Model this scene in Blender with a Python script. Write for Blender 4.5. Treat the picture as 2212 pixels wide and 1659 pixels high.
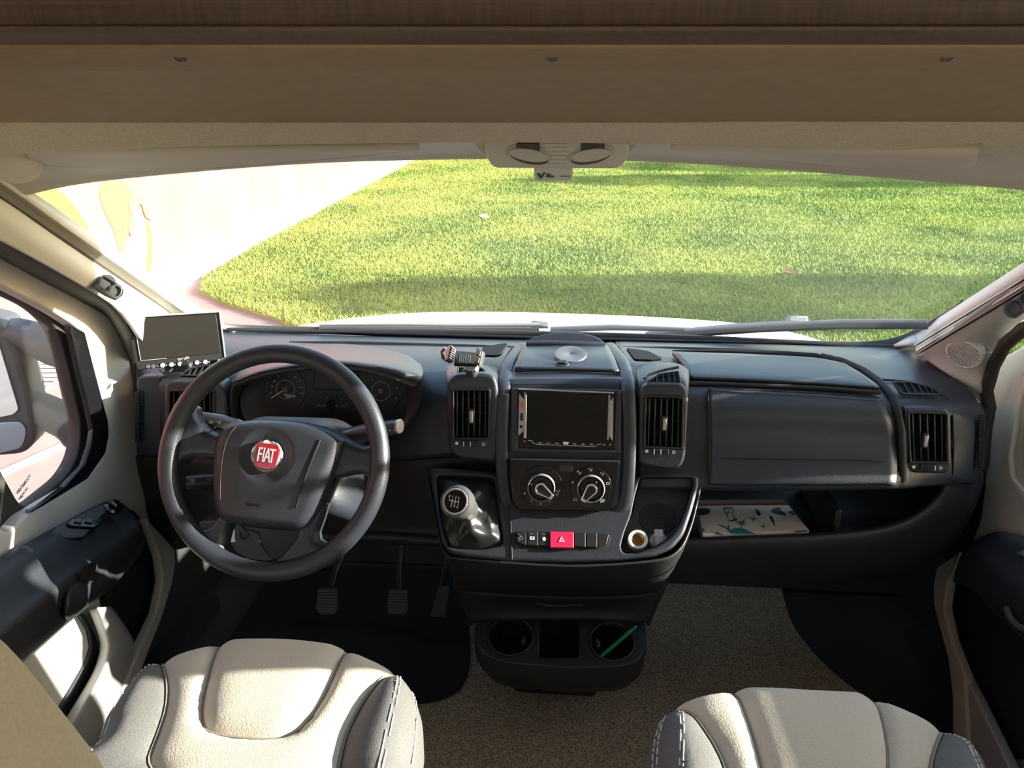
import bpy, bmesh, math, random
import numpy as np
from mathutils import Vector, Matrix
from mathutils.geometry import delaunay_2d_cdt
random.seed(7); rng = np.random.default_rng(7)
for o in list(bpy.data.objects): bpy.data.objects.remove(o)
SC = bpy.context.scene; COL = SC.collection
R = math.radians

# ------------------------------------------------------------------ camera
FPX, CAM, YAW, PITCH = 1640.0, Vector((0.03, 0.0, 1.27)), 4.5, 20.0
cam_data = bpy.data.cameras.new('camera'); cam = bpy.data.objects.new('camera', cam_data); COL.objects.link(cam)
cam_data.sensor_fit = 'HORIZONTAL'; cam_data.sensor_width = 36.0; cam_data.lens = 36.0 * FPX / 2212
cam_data.clip_start = 0.02; cam_data.clip_end = 400
cam.location = CAM; cam.rotation_euler = (R(90 - PITCH), 0, R(YAW)); SC.camera = cam

# ------------------------------------------------------------------ sky, sun, exposure
SUN_EL, SUN_BACK = 16.0, -2.0
SUN = Vector((math.cos(R(SUN_EL)) * math.cos(R(SUN_BACK)), -math.cos(R(SUN_EL)) * math.sin(R(SUN_BACK)), math.sin(R(SUN_EL))))
world = bpy.data.worlds.new('sky'); SC.world = world; world.use_nodes = True
wn = world.node_tree.nodes; wl = world.node_tree.links; wn.clear()
sky = wn.new('ShaderNodeTexSky'); sky.sky_type = 'NISHITA'; sky.sun_disc = False
sky.sun_elevation = R(SUN_EL); sky.sun_rotation = R(90 + SUN_BACK); sky.air_density = 1.2; sky.dust_density = 1.0
bg = wn.new('ShaderNodeBackground'); bg.inputs[1].default_value = 0.30
wo = wn.new('ShaderNodeOutputWorld'); wl.new(sky.outputs[0], bg.inputs[0]); wl.new(bg.outputs[0], wo.inputs[0])
sl = bpy.data.lights.new('sun', 'SUN'); sl.energy = 9.0; sl.color = (1.0, 0.93, 0.82); sl.angle = R(0.6)
so = bpy.data.objects.new('sun', sl); COL.objects.link(so); so.rotation_euler = SUN.to_track_quat('Z', 'Y').to_euler(); so.location = (8, 0, 6)
SC.view_settings.view_transform = 'Standard'; SC.view_settings.look = 'None'; SC.view_settings.gamma = 1.0
SC.view_settings.use_curve_mapping = False; SC.view_settings.exposure = 1.55
SC.cycles.max_bounces = 10; SC.cycles.diffuse_bounces = 5; SC.cycles.transparent_max_bounces = 12

# ------------------------------------------------------------------ measuring: a sight line of the photograph met with a real plane
_a, _p = R(YAW), R(PITCH)
_fw = Vector((-math.sin(_a) * math.cos(_p), math.cos(_a) * math.cos(_p), -math.sin(_p)))
_rt = Vector((math.cos(_a), math.sin(_a), 0)); _up = _rt.cross(_fw)
def ray(x, y): return _rt * ((x - 1106) / FPX) + _up * (-(y - 829.5) / FPX) + _fw
def at(x, y, Y=None, X=None, Z=None):
    d = ray(x, y)
    t = (X - CAM.x) / d.x if X is not None else (Y - CAM.y) / d.y if Y is not None else (Z - CAM.z) / d.z
    return CAM + d * t
class Frame:
    """a plane in the place: origin o, normal n (towards the cab), axes u (right) and v (up)"""
    def __init__(s, o, n, up=(0, 0, 1)):
        s.o = Vector(o); s.n = Vector(n).normalized(); up = Vector(up)
        s.v = (up - s.n * up.dot(s.n)).normalized(); s.u = s.v.cross(s.n)
    def px(s, x, y):
        d = ray(x, y); t = (s.o - CAM).dot(s.n) / d.dot(s.n); q = CAM + d * t - s.o
        return (q.dot(s.u), q.dot(s.v))
    def pts(s, l): return [s.px(x, y) for x, y in l]
    def w(s, a, b, c=0.0): return s.o + s.u * a + s.v * b + s.n * c
    def mat(s, c=0.0):
        o = s.o + s.n * c
        return Matrix(((s.u.x, s.v.x, s.n.x, o.x), (s.u.y, s.v.y, s.n.y, o.y), (s.u.z, s.v.z, s.n.z, o.z), (0, 0, 0, 1)))
    def lift(s, c): return Frame(s.o + s.n * c, s.n, s.v)
def facing(x, y, Y, lean):               # a plane facing the seats, leaning back by lean degrees
    return Frame(at(x, y, Y), (0, -math.cos(R(lean)), math.sin(R(lean))))

# ------------------------------------------------------------------ outlines
def cr(pts, n=6, closed=True):           # Catmull-Rom through points of any dimension
    P = [Vector(p) for p in pts]; m = len(P); out = []
    rg = range(m) if closed else range(m - 1)
    for i in rg:
        if closed: a, b, c, d = P[i - 1], P[i], P[(i + 1) % m], P[(i + 2) % m]
        else: a, b, c, d = P[max(i - 1, 0)], P[i], P[i + 1], P[min(i + 2, m - 1)]
        for k in range(n):
            t = k / n
            out.append(0.5 * ((2 * b) + (c - a) * t + (2 * a - 5 * b + 4 * c - d) * t * t + (3 * b - a - 3 * c + d) * t ** 3))
    if not closed: out.append(P[-1])
    return out
def rc(pts, r, n=5):                     # polygon with rounded corners (2D)
    P = [Vector(p[:2]) for p in pts]; out = []
    for i, p in enumerate(P):
        a, b = P[i - 1] - p, P[(i + 1) % len(P)] - p
        rr = r[i] if isinstance(r, (list, tuple)) else r
        k = min(rr, a.length * .48, b.length * .48)
        if k < 1e-5: out.append(p); continue
        s, e = p + a.normalized() * k, p + b.normalized() * k
        for j in range(n + 1):
            t = j / n; out.append(s * (1 - t) ** 2 + p * 2 * t * (1 - t) + e * t * t)
    return out
def circ(c, r, n=32, ry=None):
    return [(c[0] + r * math.cos(2 * math.pi * k / n), c[1] + (ry or r) * math.sin(2 * math.pi * k / n)) for k in range(n)]
def rect(cx, cy, w, h): return [(cx - w / 2, cy - h / 2), (cx + w / 2, cy - h / 2), (cx + w / 2, cy + h / 2), (cx - w / 2, cy + h / 2)]

# ------------------------------------------------------------------ materials
def S(r, g, b):
    f = lambda c: (c / 255 / 12.92) if c / 255 <= 0.04045 else ((c / 255 + 0.055) / 1.055) ** 2.4
    return (f(r), f(g), f(b))
def mat(name, col, rough=0.5, metal=0.0, spec=0.5, bump=0.0, bscale=600.0, var=0.0, vscale=8.0, coat=0.0, sheen=0.0, col2=None, stretch=None, detail=2.0, bdist=0.001):
    m = bpy.data.materials.new(name); m.use_nodes = True; nt = m.node_tree; b = nt.nodes['Principled BSDF']
    b.inputs['Base Color'].default_value = (*col, 1); b.inputs['Roughness'].default_value = rough
    b.inputs['Metallic'].default_value = metal; b.inputs['Specular IOR Level'].default_value = spec
    if coat: b.inputs['Coat Weight'].default_value = coat; b.inputs['Coat Roughness'].default_value = 0.06
    if sheen: b.inputs['Sheen Weight'].default_value = sheen; b.inputs['Sheen Roughness'].default_value = 0.5
    tc = nt.nodes.new('ShaderNodeTexCoord'); mp = nt.nodes.new('ShaderNodeMapping'); nt.links.new(tc.outputs['Object'], mp.inputs[0])
    if stretch: mp.inputs['Scale'].default_value = stretch
    if var or col2:
        n = nt.nodes.new('ShaderNodeTexNoise'); n.inputs['Scale'].default_value = vscale; n.inputs['Detail'].default_value = detail
        nt.links.new(mp.outputs[0], n.inputs['Vector'])
        rp = nt.nodes.new('ShaderNodeValToRGB'); nt.links.new(n.outputs['Fac'], rp.inputs[0])
        c2 = col2 or tuple(c * (1 - var) for c in col); c1 = col if col2 else tuple(min(1, c * (1 + var)) for c in col)
        rp.color_ramp.elements[0].color = (*c2, 1); rp.color_ramp.elements[1].color = (*c1, 1)
        rp.color_ramp.elements[0].position = 0.35; rp.color_ramp.elements[1].position = 0.65
        nt.links.new(rp.outputs[0], b.inputs['Base Color'])
    if bump:
        n = nt.nodes.new('ShaderNodeTexNoise'); n.inputs['Scale'].default_value = bscale; n.inputs['Detail'].default_value = 2
        nt.links.new(mp.outputs[0], n.inputs['Vector'])
        bp = nt.nodes.new('ShaderNodeBump'); bp.inputs['Strength'].default_value = bump; bp.inputs['Distance'].default_value = bdist
        nt.links.new(n.outputs['Fac'], bp.inputs['Height']); nt.links.new(bp.outputs[0], b.inputs['Normal'])
    return m
M = {}
M['dash'] = mat('dash_plastic', (.021, .0245, .033), .45, bump=.35, bscale=420, spec=.5)
M['dash_lower'] = mat('lower_dash_plastic', (.018, .018, .019), .5, bump=.5, bscale=420)
M['wheel'] = mat('wheel_polyurethane', (.022, .0255, .035), .42, bump=.3, bscale=500)
M['black'] = mat('black_plastic', (.010, .010, .011), .45, bump=.1)
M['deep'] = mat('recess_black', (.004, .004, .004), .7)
M['dial'] = mat('dial_black', (.008, .008, .009), .35, spec=.25)
M['gloss'] = mat('gloss_black', (.006, .006, .007), .12)
M['screen'] = mat('screen_glass', (.006, .006, .006), .08, spec=.4)
M['dull_screen'] = mat('matt_screen', (.016, .014, .012), .35, spec=.3)
M['silver'] = mat('silver_plastic', (.45, .45, .46), .3, metal=.6)
M['chrome'] = mat('chrome', (.8, .8, .82), .12, metal=1)
M['white'] = mat('white_print', (.75, .75, .75), .5)
M['dimprint'] = mat('grey_print', (.22, .23, .25), .5)
M['trim'] = mat('light_trim_plastic', (.56, .55, .51), .5, bump=.15, bscale=300)
M['trimgrey'] = mat('grey_trim_plastic', (.30, .30, .30), .5, bump=.2, bscale=300)
M['kick'] = mat('kick_trim', (.42, .40, .37), .55, bump=.15, bscale=300)
M['headliner'] = mat('headliner_plastic', (.52, .49, .42), .6, bump=.15, bscale=250)
M['fabric_beam'] = mat('felt_beige', (.44, .39, .28), .9, bump=.6, bscale=500, var=.12, vscale=300, sheen=.2)
M['beam'] = mat('beam_taupe', (.26, .185, .105), .7, bump=.2, bscale=400, var=.05, vscale=60)
M['seat_light'] = mat('seat_cloth_beige', (.50, .45, .36), .85, bump=.7, bscale=420, var=.05, vscale=420, sheen=.15)
M['seat_grey'] = mat('seat_cloth_grey', (.115, .112, .106), .6, bump=.6, bscale=520, var=.12, vscale=400)
M['thread'] = mat('pale_thread', (.62, .60, .55), .7)
M['seam'] = mat('seam_cord', (.24, .215, .17), .9)
M['rubber'] = mat('seal_rubber', (.030, .028, .025), .6)
M['sealgrey'] = mat('seal_grey', (.10, .095, .085), .65)
M['door_black'] = mat('door_black_plastic', (.019, .021, .027), .48, bump=.3, bscale=420)
M['door_fabric'] = mat('door_black_fabric', (.006, .006, .006), .95, bump=.4, bscale=500)
M['rail'] = mat('blind_rail_grey', (.30, .28, .235), .45, metal=.3)
M['railblack'] = mat('blind_rail_dark', (.055, .05, .042), .5)
M['grip'] = mat('grip_grey', (.07, .07, .072), .35)
M['red'] = mat('badge_red', (.42, .006, .016), .22, coat=.5)
M['hazard'] = mat('hazard_red', (.80, .02, .085), .35)
M['hazard_print'] = mat('hazard_print', (.85, .38, .5), .5)
M['orange'] = mat('port_orange', (.55, .12, .05), .4)
M['green'] = mat('green_plastic', (.0, .17, .055), .25, coat=.3)
M['tag'] = mat('tag_white', (.62, .62, .60), .4)
M['taggreen'] = mat('tag_green', (.0, .16, .055), .5)
M['body_white'] = mat('body_paint_white', (.72, .72, .72), .25, coat=.6)
M['cowl'] = mat('cowl_black', (.02, .02, .02), .5)
M['blade'] = mat('wiper_grey', (.26, .265, .27), .55, bump=.5, bscale=200)
M['mirror_plastic'] = mat('mirror_plastic', (.050, .058, .068), .5, bump=.3, bscale=300)
M['mirror'] = mat('mirror_glass', (.80, .80, .82), .02, metal=1)
M['pale_disc'] = mat('disc_grey', (.11, .11, .115), .35)
M['brass'] = mat('brass_contact', (.45, .26, .10), .3, metal=1)
M['lamp'] = mat('lamp_lens', (.55, .53, .50), .25)
M['boot'] = mat('gaiter_leatherette', (.020, .020, .021), .34, bump=.25, bscale=300)
M['paper'] = mat('box_print', (.62, .52, .42), .35, col2=(.70, .66, .60), vscale=16)
M['teal'] = mat('teal_print', (.03, .20, .25), .45)
M['tealdark'] = mat('dark_teal_print', (.012, .06, .075), .45)
M['redneedle'] = mat('needle_red', (.45, .10, .07), .5)
M['redwall'] = mat('red_wall', (.36, .108, .096), .7, var=.10, vscale=1.3)
M['yellow'] = mat('yellow_vinyl', (.55, .37, .035), .5)
M['pale_orange'] = mat('orange_vinyl', (.42, .15, .06), .5)
M['brown'] = mat('brown_paint', (.24, .13, .08), .7)
M['paving'] = mat('pavement', (.24, .21, .195), .85, var=.06, vscale=3)
M['kerb'] = mat('kerb_white', (.72, .69, .65), .8, var=.04)
M['grate'] = mat('grate_iron', (.10, .10, .10), .6)
M['shell'] = mat('interior_wall', (.52, .52, .50), .7)
M['lounge'] = mat('lounge_floor', (.40, .38, .35), .6)
M['shell_dark'] = mat('bulkhead', (.02, .02, .02), .9)

# wood veneer with a woven grain
def wood(name, a, b):
    m = mat(name, a, .55); nt = m.node_tree; bs = nt.nodes['Principled BSDF']
    tc = nt.nodes['Texture Coordinate']; fac = None; vals = []
    for sc in ((6, 6, 400), (260, 260, 10)):
        mp = nt.nodes.new('ShaderNodeMapping'); mp.inputs['Scale'].default_value = sc; nt.links.new(tc.outputs['Object'], mp.inputs[0])
        n = nt.nodes.new('ShaderNodeTexNoise'); n.inputs['Scale'].default_value = 1.0; n.inputs['Detail'].default_value = 4; nt.links.new(mp.outputs[0], n.inputs['Vector']); vals.append(n)
    mx = nt.nodes.new('ShaderNodeMath'); mx.operation = 'ADD'; nt.links.new(vals[0].outputs['Fac'], mx.inputs[0]); nt.links.new(vals[1].outputs['Fac'], mx.inputs[1])
    h = nt.nodes.new('ShaderNodeMath'); h.operation = 'MULTIPLY'; h.inputs[1].default_value = .5; nt.links.new(mx.outputs[0], h.inputs[0])
    rp = nt.nodes.new('ShaderNodeValToRGB'); rp.color_ramp.elements[0].color = (*b, 1); rp.color_ramp.elements[1].color = (*a, 1)
    rp.color_ramp.elements[0].position = .38; rp.color_ramp.elements[1].position = .62
    nt.links.new(h.outputs[0], rp.inputs[0]); nt.links.new(rp.outputs[0], bs.inputs['Base Color'])
    return m
M['wood'] = wood('brown_veneer', (.105, .075, .052), (.062, .043, .029))
M['wood2'] = wood('brown_edge_veneer', (.125, .092, .07), (.085, .060, .045))

def carpet():
    m = mat('carpet', (.2, .15, .1), .95); nt = m.node_tree; b = nt.nodes['Principled BSDF']
    tc = nt.nodes['Texture Coordinate']
    n = nt.nodes.new('ShaderNodeTexNoise'); n.inputs['Scale'].default_value = 380; n.inputs['Detail'].default_value = 3; nt.links.new(tc.outputs['Object'], n.inputs['Vector'])
    rp = nt.nodes.new('ShaderNodeValToRGB'); e = rp.color_ramp.elements; e[0].position = .34; e[0].color = (.105, .078, .048, 1); e[1].position = .68; e[1].color = (.60, .47, .32, 1)
    nt.links.new(n.outputs['Fac'], rp.inputs[0]); nt.links.new(rp.outputs[0], b.inputs['Base Color'])
    bp = nt.nodes.new('ShaderNodeBump'); bp.inputs['Strength'].default_value = .9; bp.inputs['Distance'].default_value = .004
    nt.links.new(n.outputs['Fac'], bp.inputs['Height']); nt.links.new(bp.outputs[0], b.inputs['Normal'])
    return m
M['carpet'] = carpet()

def glass(name, tint, dust):
    m = bpy.data.materials.new(name); m.use_nodes = True; nt = m.node_tree; nt.nodes.clear()
    out = nt.nodes.new('ShaderNodeOutputMaterial'); tr = nt.nodes.new('ShaderNodeBsdfTransparent'); tr.inputs[0].default_value = (*tint, 1)
    gl = nt.nodes.new('ShaderNodeBsdfGlossy'); gl.inputs['Roughness'].default_value = .02
    fr = nt.nodes.new('ShaderNodeFresnel'); ge = nt.nodes.new('ShaderNodeNewGeometry')
    io = nt.nodes.new('ShaderNodeMapRange'); io.inputs[3].default_value = 1.40; io.inputs[4].default_value = 1 / 1.40
    nt.links.new(ge.outputs['Backfacing'], io.inputs[0]); nt.links.new(io.outputs[0], fr.inputs[0])
    df = nt.nodes.new('ShaderNodeBsdfTranslucent'); df.inputs[0].default_value = (.8, .8, .76, 1)
    d2 = nt.nodes.new('ShaderNodeBsdfDiffuse'); d2.inputs[0].default_value = (.8, .8, .76, 1)
    ad = nt.nodes.new('ShaderNodeMixShader'); ad.inputs[0].default_value = .5; nt.links.new(df.outputs[0], ad.inputs[1]); nt.links.new(d2.outputs[0], ad.inputs[2])
    tc = nt.nodes.new('ShaderNodeTexCoord'); n = nt.nodes.new('ShaderNodeTexNoise'); n.inputs['Scale'].default_value = 3.0; n.inputs['Detail'].default_value = 6
    nt.links.new(tc.outputs['Object'], n.inputs['Vector'])
    rp = nt.nodes.new('ShaderNodeMapRange'); rp.inputs[1].default_value = .3; rp.inputs[2].default_value = .7; rp.inputs[3].default_value = dust * .6; rp.inputs[4].default_value = dust * 1.4
    nt.links.new(n.outputs['Fac'], rp.inputs[0])
    m1 = nt.nodes.new('ShaderNodeMixShader'); nt.links.new(rp.outputs[0], m1.inputs[0]); nt.links.new(tr.outputs[0], m1.inputs[1]); nt.links.new(ad.outputs[0], m1.inputs[2])
    m2 = nt.nodes.new('ShaderNodeMixShader'); hf = nt.nodes.new('ShaderNodeMath'); hf.operation = 'MULTIPLY'; hf.inputs[1].default_value = .22; nt.links.new(fr.outputs[0], hf.inputs[0]); nt.links.new(hf.outputs[0], m2.inputs[0]); nt.links.new(m1.outputs[0], m2.inputs[1]); nt.links.new(gl.outputs[0], m2.inputs[2])
    nt.links.new(m2.outputs[0], out.inputs[0])
    return m
M['glass'] = glass('windscreen_glass', (.95, .97, .95), .02)
M['sideglass'] = glass('side_glass', (.93, .95, .94), .02)

def grass_mat(name, a, b, c):
    m = bpy.data.materials.new(name); m.use_nodes = True; nt = m.node_tree; bs = nt.nodes['Principled BSDF']; bs.inputs['Roughness'].default_value = .7
    bs.inputs['Specular IOR Level'].default_value = .2
    tc = nt.nodes.new('ShaderNodeTexCoord')
    n1 = nt.nodes.new('ShaderNodeTexNoise'); n1.inputs['Scale'].default_value = .55; n1.inputs['Detail'].default_value = 5; nt.links.new(tc.outputs['Object'], n1.inputs['Vector'])
    n2 = nt.nodes.new('ShaderNodeTexNoise'); n2.inputs['Scale'].default_value = 14; n2.inputs['Detail'].default_value = 3; nt.links.new(tc.outputs['Object'], n2.inputs['Vector'])
    r1 = nt.nodes.new('ShaderNodeValToRGB'); e = r1.color_ramp.elements; e[0].position = .38; e[0].color = (*a, 1); e[1].position = .60; e[1].color = (*b, 1)
    nt.links.new(n1.outputs['Fac'], r1.inputs[0])
    mx = nt.nodes.new('ShaderNodeMixRGB'); mx.blend_type = 'MULTIPLY'; mx.inputs[0].default_value = .8
    r2 = nt.nodes.new('ShaderNodeValToRGB'); e = r2.color_ramp.elements; e[0].position = .3; e[0].color = (*c, 1); e[1].position = .65; e[1].color = (1, 1, 1, 1)
    nt.links.new(n2.outputs['Fac'], r2.inputs[0]); nt.links.new(r1.outputs[0], mx.inputs[1]); nt.links.new(r2.outputs[0], mx.inputs[2]); nt.links.new(mx.outputs[0], bs.inputs['Base Color'])
    return m
M['turf'] = grass_mat('turf', (.15, .21, .05), (.28, .34, .085), (.6, .65, .5))
M['grassblade'] = grass_mat('grass_blades', (.19, .27, .06), (.36, .42, .10), (.65, .7, .55))

# ------------------------------------------------------------------ objects
def tag(o, label=None, cat=None, group=None, kind=None):
    if label: o['label'] = label
    if cat: o['category'] = cat
    if group: o['group'] = group
    if kind: o['kind'] = kind
    return o
def thing(name, loc, label, cat, group=None, kind=None):
    o = bpy.data.objects.new(name, None); COL.objects.link(o); o.location = loc; o.empty_display_size = .05
    return tag(o, label, cat, group, kind)
def root_loc(p):
    v = Vector((0, 0, 0))
    while p is not None: v += p.location; p = p.parent
    return v
def link(name, me, m, parent=None, smooth=True, label=None, kind=None):
    """world-space mesh -> object; under a parent it is stored relative to it"""
    o = bpy.data.objects.new(name, me); COL.objects.link(o)
    if parent is not None:
        o.parent = parent; me.transform(Matrix.Translation(-root_loc(parent)))
    if m is not None and not me.materials: me.materials.append(M[m] if isinstance(m, str) else m)
    if len(me.polygons): me.polygons.foreach_set('use_smooth', [bool(smooth)] * len(me.polygons))
    if label: o['label'] = label
    if kind: o['kind'] = kind
    return o
def sharp(me, deg=35):
    try: me.set_sharp_from_angle(angle=R(deg))
    except Exception: pass
class MB:
    def __init__(s): s.v = []; s.f = []
    def add(s, vs, fs):
        b = len(s.v); s.v += [Vector(v) for v in vs]; s.f += [tuple(b + i for i in f) for f in fs]
    def grid(s, rows, closed=False, capends=False):
        m = len(rows[0]); fs = []
        for i in range(len(rows) - 1):
            for j in range(m if closed else m - 1):
                k = (j + 1) % m; fs.append((i * m + j, i * m + k, (i + 1) * m + k, (i + 1) * m + j))
        if capends: fs += [tuple(range(m - 1, -1, -1)), tuple((len(rows) - 1) * m + j for j in range(m))]
        s.add([p for r in rows for p in r], fs)
    def box(s, c, d, fr=None):
        x, y, z = d[0] / 2, d[1] / 2, d[2] / 2; vs = [(a, b, e) for a in (-x, x) for b in (-y, y) for e in (-z, z)]
        if fr: vs = [fr.w(c[0] + v[0], c[1] + v[1], c[2] + v[2]) for v in vs]
        else: vs = [(c[0] + v[0], c[1] + v[1], c[2] + v[2]) for v in vs]
        s.add(vs, [(0, 1, 3, 2), (4, 6, 7, 5), (0, 4, 5, 1), (2, 3, 7, 6), (0, 2, 6, 4), (1, 5, 7, 3)])
    def tube(s, path, r, n=10, closed=False, flat=None, up=None):
        P = [Vector(p) for p in path]; m = len(P); rows = []; prev = None
        for i in range(m):
            t = (P[(i + 1) % m] - P[i - 1]) if closed else (P[min(i + 1, m - 1)] - P[max(i - 1, 0)])
            t.normalize()
            if prev is None:
                g = Vector(up) if up else (Vector((0, 0, 1)) if abs(t.z) < .9 else Vector((1, 0, 0)))
            else: g = prev
            a = (g - t * g.dot(t)).normalized(); b = t.cross(a); prev = a
            rr = r[i] if isinstance(r, (list, tuple)) else r; fl = flat or 1
            rows.append([P[i] + (a * math.cos(2 * math.pi * k / n) * fl + b * math.sin(2 * math.pi * k / n)) * rr for k in range(n)])
        if closed: rows.append(rows[0])
        s.grid(rows, True, not closed)
    def lathe(s, fr, prof, n=32, c=(0, 0), cap=True):
        rows = [[fr.w(c[0] + r * math.cos(2 * math.pi * k / n), c[1] + r * math.sin(2 * math.pi * k / n), h) for k in range(n)] for r, h in prof]
        s.grid(rows, True, cap)
    def mesh(s, name='m', recalc=True, merge=0):
        me = bpy.data.meshes.new(name); me.from_pydata([tuple(v) for v in s.v], [], s.f); me.update()
        if recalc or merge:
            bm = bmesh.new(); bm.from_mesh(me)
            if merge: bmesh.ops.remove_doubles(bm, verts=bm.verts, dist=merge)
            bmesh.ops.recalc_face_normals(bm, faces=bm.faces); bm.to_mesh(me); bm.free()
        return me
    def out(s, name, m, parent=None, smooth=True, bevel=0, seg=2, solid=0, sub=0, label=None, kind=None, ang=35, merge=0):
        me = s.mesh(name, merge=merge)
        o = link(name, me, m, parent, smooth, label, kind)
        if smooth and not sub: sharp(me, ang)
        if sub: md = o.modifiers.new('subsurf', 'SUBSURF'); md.levels = md.render_levels = sub
        if solid: md = o.modifiers.new('solidify', 'SOLIDIFY'); md.thickness = abs(solid); md.offset = -1 if solid > 0 else 1
        if bevel: md = o.modifiers.new('bevel', 'BEVEL'); md.width = bevel; md.segments = seg; md.limit_method = 'ANGLE'; md.angle_limit = R(40)
        return o
def lathe(name, fr, prof, m, parent, n=32, c=(0, 0), cap=True, **k):
    b = MB(); b.lathe(fr, prof, n, c, cap); return b.out(name, m, parent, **k)
def tube(name, path, r, m, parent, n=10, closed=False, flat=None, up=None, **k):
    b = MB(); b.tube(path, r, n, closed, flat, up); return b.out(name, m, parent, ang=60, **k)
def box(name, c, d, m, parent=None, fr=None, bevel=.002, **k):
    b = MB(); b.box(c, d, fr); return b.out(name, m, parent, bevel=bevel, **k)
def plate_mesh(outlines, t, bev, res=2):
    cu = bpy.data.curves.new('c', 'CURVE'); cu.dimensions = '2D'; cu.fill_mode = 'BOTH'; cu.extrude = max(t / 2 - bev, 0); cu.bevel_depth = bev; cu.offset = -bev; cu.bevel_resolution = res
    for ol in outlines:
        sp = cu.splines.new('POLY'); sp.points.add(len(ol) - 1)
        for i, p in enumerate(ol): sp.points[i].co = (p[0], p[1], 0, 1)
        sp.use_cyclic_u = True
    ob = bpy.data.objects.new('c', cu); me = bpy.data.meshes.new_from_object(ob); bpy.data.objects.remove(ob); bpy.data.curves.remove(cu)
    me.materials.clear()
    return me
def plate(name, fr, outline, t, m, parent=None, holes=(), bev=.0015, c=0.0, res=2, **k):
    """flat piece cut to an outline in plane fr, its front face at height c, thickness t backwards"""
    me = plate_mesh([outline] + list(holes), t, bev, res); me.transform(fr.mat(c - t / 2))
    o = link(name, me, m, parent, True, **k); sharp(me, 40); return o
def pplate(name, fr, pxs, t, m, parent=None, r=.004, holes=(), hr=.002, **k):
    return plate(name, fr, rc(fr.pts(pxs), r), t, m, parent, [rc(fr.pts(h), hr) for h in holes], **k)
def text(name, s, fr, pos, size, m, parent, c=.0006, rot=0, sx=1.0, flip=False, depth=.0004, align='CENTER', shear=0):
    cu = bpy.data.curves.new('t', 'FONT'); cu.body = s; cu.size = size; cu.align_x = align; cu.align_y = 'CENTER'; cu.extrude = depth; cu.resolution_u = 3; cu.shear = shear
    ob = bpy.data.objects.new('t', cu); me = bpy.data.meshes.new_from_object(ob); bpy.data.objects.remove(ob); bpy.data.curves.remove(cu); me.materials.clear()
    me.transform(Matrix.Scale(-1 if flip else 1, 4, (1, 0, 0)) @ Matrix.Scale(sx, 4, (1, 0, 0)))
    me.transform(fr.mat(c) @ Matrix.Translation((pos[0], pos[1], 0)) @ Matrix.Rotation(rot, 4, 'Z'))
    return link(name, me, m, parent, False)
def ptext(name, s, fr, x, y, h, m, parent, **k):
    a, b = fr.px(x, y), fr.px(x, y + h); size = math.hypot(a[0] - b[0], a[1] - b[1]) / .70
    return text(name, s, fr, a, size, m, parent, **k)
def V3(p): return p if isinstance(p, Vector) else at(p[0], p[1], p[2])
def patch(name, rows, m, parent=None, su=4, sv=4, solid=.004, **k):
    """smooth skin through measured points"""
    P = [[V3(p) for p in r] for r in rows]
    P = [cr(r, su, False) for r in P]
    cols = [cr([r[j] for r in P], sv, False) for j in range(len(P[0]))]
    b = MB(); b.grid([[c[i] for c in cols] for i in range(len(cols[0]))])
    return b.out(name, m, parent, solid=solid, ang=70, **k)
def resample(pts, step):
    out = []; n = len(pts)
    for i in range(n):
        a, b = Vector(pts[i]), Vector(pts[(i + 1) % n]); k = max(1, int(round((b - a).length / step)))
        for j in range(k): out.append(a.lerp(b, j / k))
    return out
def seg_dist(P, poly, closed=True):
    A = np.array([tuple(p)[:2] for p in poly]); B = np.roll(A, -1, 0) if closed else A[1:]
    if not closed: A = A[:-1]
    d = np.full(len(P), 1e9)
    for a, b in zip(A, B):
        ab = b - a; L = ab @ ab + 1e-12; t = np.clip(((P - a) @ ab) / L, 0, 1); q = a + t[:, None] * ab
        d = np.minimum(d, np.hypot(*(P - q).T))
    return d
def inside(P, poly):
    A = np.array([tuple(p)[:2] for p in poly]); B = np.roll(A, -1, 0); r = np.zeros(len(P), bool)
    for a, b in zip(A, B):
        c = ((a[1] > P[:, 1]) != (b[1] > P[:, 1])); x = (b[0] - a[0]) * (P[:, 1] - a[1]) / ((b[1] - a[1]) or 1e-12) + a[0]
        r ^= c & (P[:, 0] < x)
    return r
def puff(name, fr, outline, step, hf, m, parent, skirt=None, **k):
    """upholstered or moulded panel: outline filled with a fine net and raised by hf(P, edge distance)"""
    ol = resample(outline, step); n = len(ol); A = np.array([tuple(p)[:2] for p in ol])
    xs = np.arange(A[:, 0].min(), A[:, 0].max(), step); ys = np.arange(A[:, 1].min(), A[:, 1].max(), step)
    G = np.array([(x, y) for x in xs for y in ys]) + rng.uniform(-.15, .15, (len(xs) * len(ys), 2)) * step
    G = G[inside(G, ol)]; G = G[seg_dist(G, ol) > step * .6]
    Q = [Vector((float(p[0]), float(p[1]))) for p in np.vstack([A, G])]
    vs, es, fs, *_ = delaunay_2d_cdt(Q, [(i, (i + 1) % n) for i in range(n)], [], 1, 1e-6)
    P = np.array([tuple(v) for v in vs]); d = seg_dist(P, ol); h = hf(P, d)
    b = MB(); b.add([fr.w(P[i, 0], P[i, 1], float(h[i])) for i in range(len(P))], fs)
    if skirt is not None:
        top = [fr.w(P[i, 0], P[i, 1], float(h[i])) for i in range(n)]; bot = [fr.w(P[i, 0], P[i, 1], skirt) for i in range(n)]
        b.grid([top, bot], True)
    return b.out(name, m, parent, ang=80, merge=1e-6, **k)
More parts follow.
